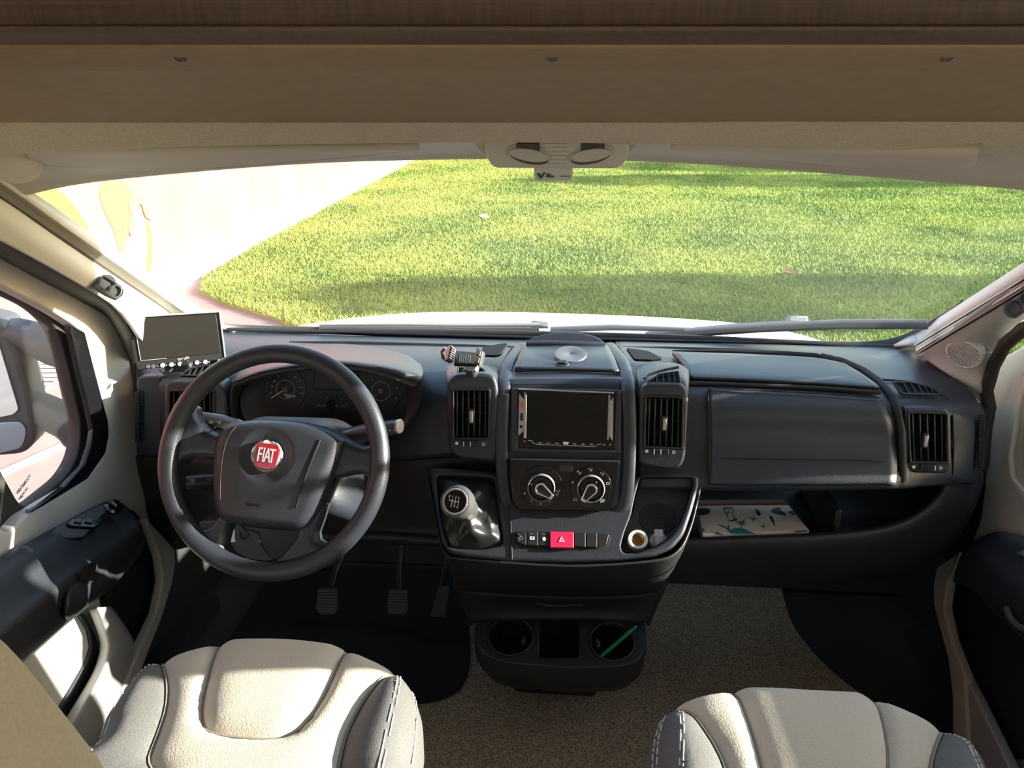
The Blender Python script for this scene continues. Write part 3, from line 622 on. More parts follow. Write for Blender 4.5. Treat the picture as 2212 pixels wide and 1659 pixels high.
b5 = patch('seal_backing', [[at(*p) for p in [(-150, 440, .93), (0, 512, 1.07), (63, 545, 1.13), (152, 593, 1.245), (234, 650, 1.35), (290, 725, 1.43)]], [at(*p, X=-.94) for p in [(-150, 480), (0, 560), (95, 612), (185, 660), (240, 695), (284, 800)]]], 'sealgrey', bpy.data.objects['trim_5'], 4, 2, .004)
tag(bpy.data.objects['trim_5'], 'grey rubber seal around the left door opening', 'seal', kind='structure')
tube('trim_6', [at(*p) for p in [(2330, 655, 1.24), (2212, 710, 1.385), (2170, 745, 1.455), (2146, 790, 1.50), (2131, 845, 1.52), (2137, 880, 1.515), (2128, 930, 1.50), (2121, 1010, 1.49)]], .013, 'rubber', None, 8)
tag(bpy.data.objects['trim_6'], 'black rubber seal around the right door opening', 'seal', kind='structure')

# ================================================================== DOORS
DX = .92
FL = Frame((-DX, 0, 0), (1, 0, 0)); FRr = Frame((DX, 0, 0), (-1, 0, 0))     # local a = Y on the left, -Y on the right
def yz(l, s=1): return [Vector((s * y, z)) for y, z in l]
def build_door(s):
    fr = FL if s < 0 else FRr; sg_ = 1 if s < 0 else -1
    nm = 'door_1' if s < 0 else 'door_2'; who = 'driver' if s < 0 else 'passenger'
    d = bpy.data.objects.new(nm, None); COL.objects.link(d); d.location = (s * DX, 1.0, .05)
    tag(d, 'white and black ' + who + ' door with window on the ' + ('left' if s < 0 else 'right'), 'door', kind='structure')
    if s < 0: front = fr.pts([(0, 550), (101, 607), (190, 654), (244, 686), (266, 710), (285, 790), (298, 880), (304, 985), (318, 1100), (345, 1200), (352, 1260), (338, 1330), (300, 1420)])
    else: front = [(-a, b_) for a, b_ in FL.pts([(0, 550), (101, 607), (190, 654), (244, 686)])] + fr.pts([(2160, 775), (2145, 840), (2141, 890), (2132, 1000), (2118, 1120), (2075, 1230), (2052, 1330), (2085, 1440), (2140, 1580)])
    rear = yz([(1.20, .02), (.58, .02), (.58, 1.19), (.95, 1.17)], sg_)
    outer = [Vector(p) for p in front] + rear
    if s < 0: hf = fr.pts([(-40, 595), (0, 612), (111, 669), (180, 714), (203, 796), (230, 905), (236, 935), (230, 975), (189, 1033), (78, 1100), (51, 1116)])
    else:
        hf = [(-a, b_) for a, b_ in FL.pts([(-40, 595), (0, 612), (111, 669), (180, 714), (203, 796)])] + fr.pts([(2200, 915), (2180, 985), (2184, 1030), (2212, 1062)]) + yz([(1.17, .555)], sg_)
    k9 = 0 if s < 0 else .05  # passenger window bar shifted so its shade crosses the driver cushion
    if s > 0: hf = [Vector((p[0], p[1] + (.05 if p[1] > .70 else 0))) for p in hf]  # unseen window top raised here to let sun reach the glovebox
    holeA = [Vector(p) for p in hf] + yz([(1.06 + k9, .58), (.94 + k9, .995), (.935 + k9, 1.11 - .4 * k9)] + ([(.98, 1.105)] if s < 0 else []), sg_)
    k9 = 0 if s < 0 else .01
    holeB = yz([(.66, .685), (.985 + k9, .68), (.87 + k9, 1.0), (.865 + k9, 1.12 - .4 * k9), (.66, 1.135)], sg_)
    plate('door_panel', fr, rc(outer, .02), .03, 'trim', d, [rc(holeA, .03), rc(holeB, .02)], bev=.006)
    back = fr.lift(-.03)
    def shrink(h, k):
        c = sum((Vector(p) for p in h), Vector((0, 0))) / len(h); return [Vector(p) + (c - Vector(p)).normalized() * k for p in h]
    bl_ = FL.lift(-.03); g1_ = bl_.pts([(-60, 596), (0, 626), (81, 665), (125, 709), (149, 796), (162, 857), (176, 915), (172, 979), (145, 1029), (51, 1105)]); p2 = Vector(bl_.px(0, 1012)); p1 = Vector(g1_[-1]); p3 = p1 + (p2 - p1) * ((1.075 - p1.y) / (p2.y - p1.y))
    small = [Vector((sg_ * p[0], p[1])) for p in g1_] + [Vector((sg_ * p3.x, p3.y))]
    if s > 0: small = [Vector((p.x - (.06 if p.x > -1.2 else .03 if p.x > -1.3 else 0), p.y)) for p in small]
    if s > 0: small = [Vector((p.x, p.y + (.05 if p.y > .70 and -p.x > 1.15 else 0))) for p in small]
    big = shrink(holeA, -.015)
    plate('window_frame', back, rc(big, .03), .03, 'rubber', d, [rc(small, .035)], bev=.004)
    plate('window_frame', back, rc(shrink(holeB, -.015), .02), .03, 'rubber', d, [rc(shrink(holeB, .012), .02)], bev=.004)
    plate('quarter_glass', back.lift(-.012), rc(shrink(small, -.008), .03), .004, 'sideglass', d, bev=0)
    plate('drop_glass', back.lift(-.012), rc(shrink(holeB, .005), .02), .004, 'sideglass', d, bev=0)
    return d, fr, holeA
d1, FL, hA = build_door(-1)
d2, FRr, hA2 = build_door(1)
LX = lambda x, y, X: at(x, y, X=X)
# glossy black reveal along the front of the driver window
rv = FL.lift(.003)
pplate('window_reveal', rv, [(150, 700), (184, 718), (205, 800), (234, 910), (236, 940), (229, 978), (190, 1034), (80, 1101), (66, 1106), (140, 1052), (184, 1002), (198, 960), (202, 930), (188, 860), (172, 800), (158, 735)], .012, 'gloss', d1, .004, bev=.002)
# etched maker's mark, read from behind
ef = FL.lift(-.038); ex, ey = ef.px(42, 1058)
text('etched_mark', 'PILKINGTON', ef, ef.px(48, 1046), .0095, 'dimprint', d1, c=.003, flip=True, rot=R(20), sx=.8)
for i, (x, y) in enumerate(((44, 1053), (47, 1066), (44, 1073))): text('etched_mark', ('AS2 M40', '43R-001584', 'E3')[i], ef, ef.px(x, y), .006, 'dimprint', d1, c=.003, flip=True, rot=R(20))
# armrest, fabric panel, switches, pull handle, door pocket: driver side
patch('armrest', [[LX(x, y, -.905) for x, y in ((-170, 1303), (0, 1209), (110, 1148), (225, 1088), (262, 1090))], [LX(x, y, -.885) for x, y in ((-170, 1330), (0, 1232), (115, 1165), (232, 1098), (272, 1098))],
                  [LX(x, y, -.85) for x, y in ((-170, 1440), (0, 1330), (125, 1240), (250, 1150), (290, 1118))], [LX(x, y, -.835) for x, y in ((-170, 1482), (0, 1364), (130, 1266), (258, 1174), (300, 1132))],
                  [LX(x, y, -.835) for x, y in ((-170, 1510), (0, 1385), (135, 1285), (262, 1190), (304, 1142))], [LX(x, y, -.848) for x, y in ((-170, 1575), (28, 1436), (143, 1338), (262, 1240), (312, 1165))], [LX(x, y, -.91) for x, y in ((-170, 1590), (28, 1442), (143, 1342), (262, 1242), (314, 1168))]],
      'door_black', d1, 4, 3, .004)
tube('armrest_seam', [LX(x, y, X) for x, y, X in ((-170, 1483, -.8335), (0, 1365, -.8335), (130, 1267, -.8335), (258, 1175, -.8335), (300, 1133, -.8335))], .0012, 'deep', d1, 5)
pplate('fabric_panel', FL.lift(.012), [(215, 1110), (262, 1092), (292, 1104), (320, 1135), (346, 1200), (352, 1255), (336, 1325), (300, 1402), (290, 1418), (280, 1390), (262, 1372), (240, 1360), (225, 1290), (205, 1250)], .014, 'door_fabric', d1, .006, bev=.003)
sf = Frame(at(185, 1150, X=-.862), (.62, -.08, .78), (0, .9, .1))
pplate('switch_plate', sf, [(106, 1160), (118, 1140), (215, 1092), (240, 1092), (190, 1152), (180, 1163), (150, 1166)], .006, 'door_black', d1, .006, c=.004, bev=.002)
wsw = pplate('window_switch', sf, [(140, 1138), (152, 1125), (222, 1128), (214, 1140), (200, 1146), (150, 1143)], .006, 'gloss', d1, .003, c=.009, bev=.002)
for x in (165, 188): pplate('rocker', sf, [(x - 10, 1136), (x - 7, 1128), (x + 9, 1129), (x + 7, 1139)], .006, 'grip', wsw, .002, c=.013, bev=.002)
lathe('mirror_knob', sf, [(.017, .002), (.017, .006), (.011, .008), (.010, .016), (.006, .018), (.001, .018)], 'gloss', d1, 20, sf.px(243, 1098))
hd = patch('pull_handle', [[LX(x, y, -.842) for x, y in ((148, 1262), (180, 1232), (212, 1205), (228, 1210))], [LX(x, y, -.822) for x, y in ((146, 1285), (185, 1262), (220, 1240), (236, 1242))], [LX(x, y, -.822) for x, y in ((143, 1330), (178, 1312), (214, 1283), (236, 1250))], [LX(x, y, -.85) for x, y in ((142, 1340), (178, 1318), (216, 1287), (238, 1252))]], 'door_black', d1, 4, 4, .006)
pplate('handle_recess', Frame(at(190, 1235, X=-.8205), (1, -.12, .05)), [(168, 1240), (186, 1222), (205, 1212), (212, 1222), (214, 1246), (205, 1258), (190, 1262), (178, 1255)], .004, 'deep', hd, .006, bev=.001)
patch('door_pocket', [[LX(x, y, -.905) for x, y in ((192, 1318), (212, 1372), (215, 1405), (196, 1460), (128, 1572), (0, 1760))], [LX(x, y, -.872) for x, y in ((205, 1316), (228, 1370), (232, 1405), (210, 1462), (140, 1580), (10, 1770))], [LX(x, y, -.862) for x, y in ((222, 1312), (252, 1362), (262, 1390), (240, 1440), (170, 1570), (40, 1770))],
                     [LX(x, y, -.868) for x, y in ((236, 1310), (268, 1360), (287, 1400), (262, 1470), (200, 1600), (70, 1790))], [LX(x, y, -.90) for x, y in ((240, 1310), (276, 1360), (296, 1410), (272, 1490), (210, 1620), (80, 1800))]], 'trimgrey', d1, 4, 4, .005)
pplate('pocket_slot', FL.lift(.006), [(170, 1328), (184, 1326), (206, 1372), (216, 1410), (205, 1452), (130, 1580), (60, 1700), (40, 1690), (118, 1550), (188, 1430), (198, 1398), (192, 1362)], .006, 'door_black', d1, .004, bev=.001)
# passenger side card
patch('armrest', [[LX(x, y, .905) for x, y in ((2104, 1172), (2150, 1153), (2190, 1158), (2260, 1180), (2400, 1240))], [LX(x, y, .885) for x, y in ((2092, 1182), (2140, 1163), (2190, 1175), (2260, 1205), (2400, 1275))], [LX(x, y, .85) for x, y in ((2078, 1205), (2120, 1190), (2185, 1232), (2260, 1280), (2400, 1370))],
                  [LX(x, y, .838) for x, y in ((2072, 1222), (2110, 1215), (2175, 1262), (2255, 1325), (2400, 1430))], [LX(x, y, .848) for x, y in ((2062, 1250), (2110, 1270), (2170, 1330), (2250, 1400), (2400, 1530))], [LX(x, y, .91) for x, y in ((2060, 1254), (2108, 1275), (2168, 1336), (2250, 1408), (2400, 1540))]], 'door_black', d2, 4, 3, .004)
pplate('fabric_panel', FRr.lift(.012), [(2108, 1172), (2150, 1156), (2230, 1180), (2300, 1500), (2200, 1640), (2165, 1640), (2110, 1520), (2070, 1430), (2046, 1330), (2062, 1250), (2085, 1200)], .014, 'door_fabric', d2, .006, bev=.003)
tube('pull_handle', [LX(x, y, X) for x, y, X in ((2175, 1315, .83), (2182, 1335, .822), (2198, 1352, .82), (2225, 1365, .822))], .006, 'grip', d2, 8)
pplate('window_trim', FRr.lift(.010), [(2180, 862), (2205, 800), (2300, 740), (2300, 1100), (2212, 1085), (2180, 1045), (2165, 1000), (2170, 930)], .012, 'headliner', d2, .01, [[(2196, 895), (2215, 835), (2300, 790), (2300, 1080), (2212, 1062), (2184, 1030), (2180, 985)]], .01, bev=.004)
pplate('switch', Frame(LX(2207, 1197, .868), (-.6, -.1, .8), (0, .9, .1)), [(2195, 1198), (2212, 1190), (2240, 1200), (2225, 1210)], .006, 'grip', d2, .002, c=.004)
# kick panels between footwell and doors
tk = plate('trim_7', FL.lift(.055), rc(FL.lift(.055).pts([(318, 1120), (345, 1150), (378, 1186), (380, 1215), (372, 1262), (350, 1335), (322, 1405), (306, 1450), (262, 1500), (300, 1405), (338, 1325), (352, 1255), (346, 1205), (330, 1160)]), .004), .02, 'kick', None, bev=.004)
tag(tk, 'curved beige kick panel beside the driver footwell', 'kick panel', kind='structure')
f8 = FRr.lift(.055)
tk = plate('trim_8', f8, rc(f8.pts([(2023, 1225), (2074, 1192), (2046, 1261), (2038, 1313), (2053, 1381), (2083, 1460), (2088, 1570), (2100, 1690), (2062, 1690), (2057, 1558), (2057, 1505), (2048, 1426), (2031, 1362), (2016, 1306), (2016, 1261)]), .004), .02, 'kick', None, bev=.004)
tag(tk, 'curved grey kick panel beside the passenger footwell', 'kick panel', kind='structure')
f9 = FRr.lift(.048)
tk = plate('trim_9', f9, rc(f9.pts([(2083, 1460), (2110, 1510), (2195, 1690), (2098, 1690), (2090, 1570)]), .004), .02, 'trimgrey', None, bev=.004)
tag(tk, 'grey sill trim at the foot of the passenger door', 'sill', kind='structure')

# ------------------------------------------------------------------ door mirrors outside
def door_mirror():
    t = thing('door_mirror', at(60, 850, 1.46), 'large grey two-armed door mirror outside the driver window', 'door mirror')
    mf = Frame(at(60, 850, 1.46), (.30, -.94, .05))
    def P(name, l, th, m, c, r=.01, par=None, bev=.004): return plate(name, mf, rc(mf.pts(l), r), th, m, par or t, c=c, bev=bev)
    P('housing', [(-330, 680), (-80, 668), (14, 692), (44, 762), (68, 842), (70, 858), (83, 925), (75, 958), (52, 978), (0, 982), (-200, 1000), (-320, 985)], .10, 'mirror_plastic', .012, .02, bev=.012)
    P('main_glass', [(-300, 700), (-60, 690), (0, 722), (24, 803), (47, 880), (34, 891), (0, 897), (-290, 915)], .006, 'mirror', .017, .008, bev=.001)
    P('wide_angle_glass', [(-290, 925), (0, 908), (51, 906), (61, 918), (61, 942), (51, 962), (0, 974), (-280, 985)], .006, 'mirror', .017, .01, bev=.001)
    patch('arm', [[(-20, 700, 1.52), (14, 690, 1.50), (40, 687, 1.49), (85, 696, 1.485), (125, 709, 1.48), (165, 730, 1.475)], [(-10, 712, 1.46), (25, 706, 1.455), (50, 716, 1.45), (90, 733, 1.45), (135, 742, 1.45), (175, 750, 1.45)], [(0, 730, 1.455), (35, 745, 1.45), (60, 762, 1.448), (98, 782, 1.45), (140, 795, 1.45), (185, 815, 1.45)], [(0, 735, 1.53), (35, 750, 1.53), (60, 766, 1.52), (98, 786, 1.52), (140, 800, 1.52), (185, 820, 1.52)]], 'mirror_plastic', t, 4, 4, .01)
    patch('arm', [[(60, 848, 1.52), (78, 842, 1.50), (110, 852, 1.49), (162, 874, 1.48), (200, 890, 1.48)], [(66, 866, 1.46), (90, 872, 1.455), (120, 890, 1.45), (168, 912, 1.45), (205, 920, 1.45)], [(75, 912, 1.45), (95, 925, 1.45), (125, 942, 1.45), (145, 962, 1.45), (205, 990, 1.45)], [(75, 918, 1.53), (95, 930, 1.52), (125, 947, 1.52), (145, 968, 1.52), (205, 995, 1.52)]], 'mirror_plastic', t, 4, 4, .01)
    return t
door_mirror()
mr = thing('door_mirror', (1.06, 1.44, .6), 'grey door mirror outside the passenger window', 'door mirror')
mfr = Frame((1.24, 1.50, .72), (-.30, -.94, .05))
plate('housing', mfr, rc([(-.15, -.20), (.16, -.20), (.16, .23), (-.10, .24), (-.14, .10)], .03), .10, 'mirror_plastic', mr, bev=.012)
plate('main_glass', mfr, rc([(-.12, -.06), (.14, -.06), (.14, .21), (-.08, .22), (-.12, .10)], .02), .006, 'mirror', mr, c=.005, bev=.001)
for z in (-.10, .14): tube('arm', [(.97, 1.49, .72 + z), (1.04, 1.51, .73 + z), (1.12, 1.53, .74 + z)], .035, 'mirror_plastic', mr, 8)
# ================================================================== DASHBOARD
dash = thing('dashboard', (0, 1.5, .45), 'long dark grey plastic dashboard across the whole cab', 'dashboard')
# passenger half
r0 = [(1330, 736, 1.85), (1450, 739, 1.845), (1600, 741, 1.83), (1780, 745, 1.80), (1900, 748, 1.76), (1950, 750, 1.73), (1990, 752, 1.70), (2006, 757, 1.68), (2014, 762, 1.665)]
r1 = [(1330, 748, 1.70), (1450, 752, 1.70), (1600, 757, 1.69), (1780, 764, 1.67), (1900, 775, 1.63), (1970, 785, 1.60), (2025, 797, 1.575), (2060, 813, 1.55), (2078, 825, 1.54)]
r2 = [(1330, 770, 1.57), (1450, 775, 1.57), (1600, 780, 1.57), (1770, 787, 1.56), (1880, 800, 1.54), (1985, 815, 1.515), (2050, 832, 1.50), (2095, 852, 1.485), (2114, 868, 1.48)]
r3 = [(1345, 800, 1.48), (1450, 805, 1.48), (1600, 810, 1.48), (1770, 818, 1.47), (1895, 830, 1.46), (1985, 842, 1.445), (2060, 862, 1.44), (2110, 882, 1.45), (2127, 893, 1.46)]
r4 = [(1360, 835, 1.415), (1480, 838, 1.415), (1600, 842, 1.415), (1770, 850, 1.41), (1910, 862, 1.40), (1985, 872, 1.40), (2060, 890, 1.405), (2113, 906, 1.43), (2129, 914, 1.45)]
r5 = [(1360, 880, 1.385), (1480, 885, 1.385), (1600, 888, 1.382), (1770, 893, 1.38), (1915, 900, 1.375), (1985, 905, 1.385), (2060, 915, 1.40), (2115, 930, 1.425), (2128, 935, 1.45)]
r6 = [(1365, 935, 1.378), (1480, 940, 1.375), (1600, 942, 1.372), (1770, 946, 1.37), (1920, 950, 1.367), (1985, 955, 1.38), (2060, 960, 1.398), (2115, 968, 1.422), (2126, 970, 1.45)]
r7 = [(1370, 995, 1.352), (1480, 998, 1.350), (1600, 1000, 1.346), (1770, 1002, 1.344), (1925, 1003, 1.345), (1985, 1003, 1.37), (2060, 1005, 1.39), (2112, 1008, 1.42), (2124, 1010, 1.45)]
r8 = [(1375, 1040, 1.328), (1480, 1042, 1.326), (1600, 1043, 1.322), (1770, 1043, 1.32), (1930, 1042, 1.325), (1985, 1040, 1.36), (2060, 1038, 1.39), (2112, 1040, 1.42), (2122, 1040, 1.45)]
r9 = [(1375, 1056, 1.345), (1480, 1058, 1.345), (1600, 1060, 1.345), (1770, 1060, 1.34), (1935, 1056, 1.35), (1990, 1050, 1.38), (2060, 1046, 1.41), (2112, 1044, 1.44), (2122, 1044, 1.46)]
r10 = [(x, y - 30, 1.52) for x, y, Y in r9]
patch('upper_shell', [r0, r1, r2, r3, r4, r5, r6, r7, r8, r9, r10], 'dash', dash, 5, 4, .004, label='passenger side of the dashboard skin')
# driver half
e0 = [(285, 690, 1.69), (330, 700, 1.70), (400, 706, 1.72), (485, 716, 1.745), (600, 720, 1.78), (740, 724, 1.82), (900, 728, 1.845), (1040, 732, 1.85), (1150, 734, 1.855)]
e1 = [(288, 735, 1.60), (330, 737, 1.60), (400, 738, 1.61), (490, 738, 1.62), (600, 739, 1.65), (740, 742, 1.68), (900, 745, 1.70), (1040, 748, 1.70), (1150, 750, 1.70)]
e2 = [(292, 770, 1.53), (330, 770, 1.53), (400, 768, 1.53), (490, 762, 1.54), (600, 762, 1.55), (740, 763, 1.56), (900, 768, 1.57), (1040, 772, 1.57), (1150, 775, 1.57)]
e3 = [(294, 800, 1.475), (330, 798, 1.47), (400, 797, 1.465), (490, 795, 1.475), (600, 795, 1.485), (740, 796, 1.485), (920, 797, 1.485), (1040, 800, 1.48), (1150, 802, 1.48)]
e4 = [(295, 822, 1.44), (330, 820, 1.43), (400, 818, 1.42), (490, 822, 1.425), (600, 826, 1.435), (740, 830, 1.435), (930, 830, 1.425), (1040, 830, 1.42), (1150, 832, 1.42)]
e5 = [(295, 860, 1.445), (330, 860, 1.425), (400, 860, 1.41), (490, 865, 1.415), (600, 870, 1.42), (740, 872, 1.42), (930, 870, 1.395), (1040, 870, 1.385), (1150, 875, 1.385)]
e6 = [(295, 920, 1.445), (330, 920, 1.425), (400, 920, 1.405), (490, 925, 1.405), (600, 928, 1.41), (740, 930, 1.405), (930, 925, 1.385), (1040, 920, 1.375), (1150, 925, 1.375)]
e7 = [(296, 984, 1.445), (330, 984, 1.425), (400, 985, 1.40), (490, 990, 1.395), (600, 995, 1.395), (740, 1000, 1.39), (930, 990, 1.375), (1040, 985, 1.365), (1150, 990, 1.365)]
e8 = [(305, 1040, 1.46), (335, 1050, 1.44), (400, 1060, 1.415), (490, 1065, 1.40), (600, 1070, 1.395), (740, 1070, 1.39), (930, 1060, 1.38), (1040, 1060, 1.37), (1150, 1060, 1.36)]
e9 = [(318, 1110, 1.48), (345, 1125, 1.455), (400, 1135, 1.425), (490, 1140, 1.41), (600, 1143, 1.40), (740, 1143, 1.395), (930, 1143, 1.39), (1040, 1140, 1.38), (1150, 1140, 1.37)]
e10 = [(325, 1150, 1.49), (372, 1182, 1.455), (410, 1178, 1.42), (490, 1172, 1.395), (600, 1172, 1.385), (740, 1172, 1.38), (930, 1176, 1.38), (1040, 1176, 1.38), (1150, 1176, 1.38)]
e11 = [(330, 1150, 1.62), (376, 1165, 1.60), (412, 1160, 1.58), (490, 1150, 1.56), (600, 1150, 1.56), (740, 1150, 1.56), (930, 1152, 1.56), (1040, 1152, 1.56), (1150, 1152, 1.56)]
patch('upper_shell', [e0, e1, e2, e3, e4, e5, e6, e7], 'dash', dash, 5, 4, .004, label='driver side of the dashboard skin')
patch('knee_panel', [[(x, y, Y + .004) for x, y, Y in e7], e8, e9, e10, e11], 'dash_lower', dash, 5, 4, .004, label='lower panel over the pedals')
tube('lower_edge_rail', [V3(p) for p in [(700, 1158, 1.378), (780, 1157, 1.375), (870, 1162, 1.375), (965, 1170, 1.372)]], .010, 'dash', dash, 8)
# lower tray shell on the passenger side
l0 = [(1420, 1168, 1.335), (1500, 1166, 1.335), (1600, 1163, 1.338), (1750, 1158, 1.345), (1850, 1150, 1.355), (1930, 1135, 1.37), (1990, 1105, 1.39), (2030, 1065, 1.41), (2052, 1020, 1.42)]
lA = [(x, y - 3, Y + .03) for x, y, Y in l0]
l1 = [(1420, 1176, 1.328), (1500, 1175, 1.328), (1600, 1172, 1.33), (1750, 1167, 1.337), (1855, 1160, 1.347), (1937, 1145, 1.362), (1998, 1114, 1.382), (2039, 1072, 1.402), (2062, 1026, 1.412)]
l2 = [(1420, 1202, 1.333), (1500, 1201, 1.333), (1600, 1199, 1.336), (1750, 1196, 1.343), (1865, 1190, 1.355), (1955, 1172, 1.372), (2022, 1140, 1.395), (2068, 1092, 1.415), (2096, 1034, 1.43)]
l3 = [(1420, 1247, 1.38), (1500, 1249, 1.385), (1600, 1250, 1.39), (1750, 1252, 1.395), (1872, 1249, 1.40), (1972, 1226, 1.41), (2040, 1187, 1.425), (2090, 1120, 1.44), (2120, 1042, 1.45)]
l4 = [(x, y - 20, Y + .2) for x, y, Y in l3]
patch('lower_shell', [lA, l0, l1, l2, l3, l4], 'dash_lower', dash, 4, 4, .004, label='curved lower shell under the open tray')
zs = .44
sh = MB(); sh.grid([[(.20, 1.345, zs - .006), (.45, 1.345, zs - .006), (.70, 1.39, zs)], [(.20, 1.52, zs - .012), (.45, 1.52, zs - .012), (.78, 1.52, zs)], [(.20, 1.74, zs - .012), (.45, 1.74, zs - .012), (.82, 1.74, zs)], [(.20, 1.75, .60), (.45, 1.75, .60), (.82, 1.75, .60)]])
sh.out('tray_floor', 'dash_lower', dash, solid=-.004, label='floor of the open tray')
dv = MB(); dv.box((.575, 1.50, .475), (.012, .24, .085)); dv.out('tray_divider', 'dash_lower', dash, bevel=.004)
for s_ in (-1, 1): box('end_light_block', (s_ * .874, 1.64, .52), (.012, .30, .36), 'black', dash, bevel=.002)  # end plates added to keep side sun from leaking through the dash
box('inner_light_block', (0, 1.58, .645), (1.66, .16, .09), 'black', dash)  # unseen box added inside the dash to block leaking sunlight
# glovebox lid, its gap, handle line, top tray lid with a black tube painting the shadow under its edge
gl_top = [(1531, 836, 1.409), (1600, 842, 1.408), (1770, 851, 1.402), (1906, 862, 1.394)]
def rowy(f, k): return [(x, y, Y - k) for x, y, Y in f]
gl_rows = [gl_top, [(1533, 888, 1.377), (1600, 889, 1.376), (1770, 893, 1.374), (1922, 901, 1.369)], [(1534, 941, 1.367), (1600, 942, 1.366), (1770, 946, 1.364), (1934, 951, 1.361)], [(1534, 998, 1.341), (1600, 1000, 1.340), (1770, 1002, 1.338), (1938, 1003, 1.340)], [(1533, 1040, 1.320), (1600, 1042, 1.318), (1770, 1042, 1.314), (1936, 1041, 1.320)], [(1533, 1048, 1.324), (1600, 1050, 1.322), (1770, 1050, 1.318), (1936, 1049, 1.324)]]
gb = patch('glovebox_lid', gl_rows, 'dash', dash, 6, 5, -.006, label='broad glovebox lid')
tube('lid_gap', [V3(p) for p in [(1532, 1048, 1.320), (1532, 1000, 1.338), (1532, 941, 1.365), (1531, 888, 1.375), (1529, 846, 1.402), (1536, 836, 1.405), (1600, 841, 1.404), (1770, 850, 1.398), (1900, 860, 1.391)]], .0016, 'deep', dash, 5)
tube('latch_line', [V3(p) for p in [(1558, 990, 1.342), (1650, 991, 1.339), (1770, 993, 1.337), (1885, 994, 1.337)]], .0013, 'deep', gb, 5)
lf = facing(1900, 995, 1.338, 22); pplate('latch_badge', lf, [(1880, 989), (1918, 990), (1918, 997), (1880, 996)], .003, 'black', gb, .001, c=.002, bev=.0005)
tl_rows = [[(1452, 768, 1.585), (1560, 770, 1.588), (1700, 776, 1.583), (1766, 781, 1.575), (1822, 792, 1.555)], [(1474, 790, 1.508), (1570, 794, 1.508), (1700, 799, 1.505), (1800, 806, 1.495), (1860, 815, 1.48)], [(1484, 812, 1.452), (1570, 815, 1.453), (1700, 821, 1.449), (1800, 827, 1.442), (1890, 836, 1.432)], [(1488, 821, 1.436), (1570, 824, 1.437), (1700, 830, 1.433), (1800, 836, 1.428), (1898, 843, 1.420)]]
patch('tray_lid', tl_rows, 'dash', dash, 5, 4, -.008, label='lid of the top tray')
tube('tray_shadow_line', [V3(p) for p in [(1486, 827, 1.424), (1570, 830, 1.426), (1700, 835, 1.422), (1800, 840, 1.417), (1902, 848, 1.407)]], .0045, 'deep', dash, 6)
tube('tray_groove', [V3(p) for p in [(1452, 757, 1.66), (1560, 760, 1.655), (1680, 765, 1.645), (1760, 770, 1.63), (1790, 776, 1.61)]], [.001, .007, .008, .008, .006], 'deep', dash, 6)
# dark arc that parts the outer pod from the rest
tube('pod_gap', [V3(p) for p in [(1775, 770, 1.625), (1820, 780, 1.585), (1865, 800, 1.53), (1900, 825, 1.462), (1925, 855, 1.405), (1940, 890, 1.375), (1947, 930, 1.366), (1949, 980, 1.352), (1949, 1042, 1.335)]], .0075, 'deep', dash, 8)
tube('pod_edge', [V3(p) for p in [(1905, 820, 1.475), (1960, 824, 1.478), (2010, 838, 1.46), (2045, 860, 1.435), (2058, 900, 1.398), (2060, 960, 1.394), (2058, 1020, 1.388), (2052, 1046, 1.392)]], .0022, 'deep', dash, 6)
tube('pod_seam', [V3(p) for p in [(2058, 1040, 1.387), (2090, 1041, 1.402), (2122, 1041, 1.44)]], .0016, 'deep', dash, 5)
# dash top groove and the shelf behind the instrument hood
tube('shelf_groove', [V3(p) for p in [(625, 738, 1.66), (760, 741, 1.685), (900, 745, 1.70), (1040, 748, 1.70), (1130, 750, 1.70)]], [.001, .005, .005, .004, .002], 'deep', dash, 6)
tube('shelf_groove', [V3(p) for p in [(1330, 749, 1.70), (1450, 752, 1.70), (1600, 757, 1.69), (1765, 767, 1.65)]], [.001, .004, .0045, .003], 'deep', dash, 6)

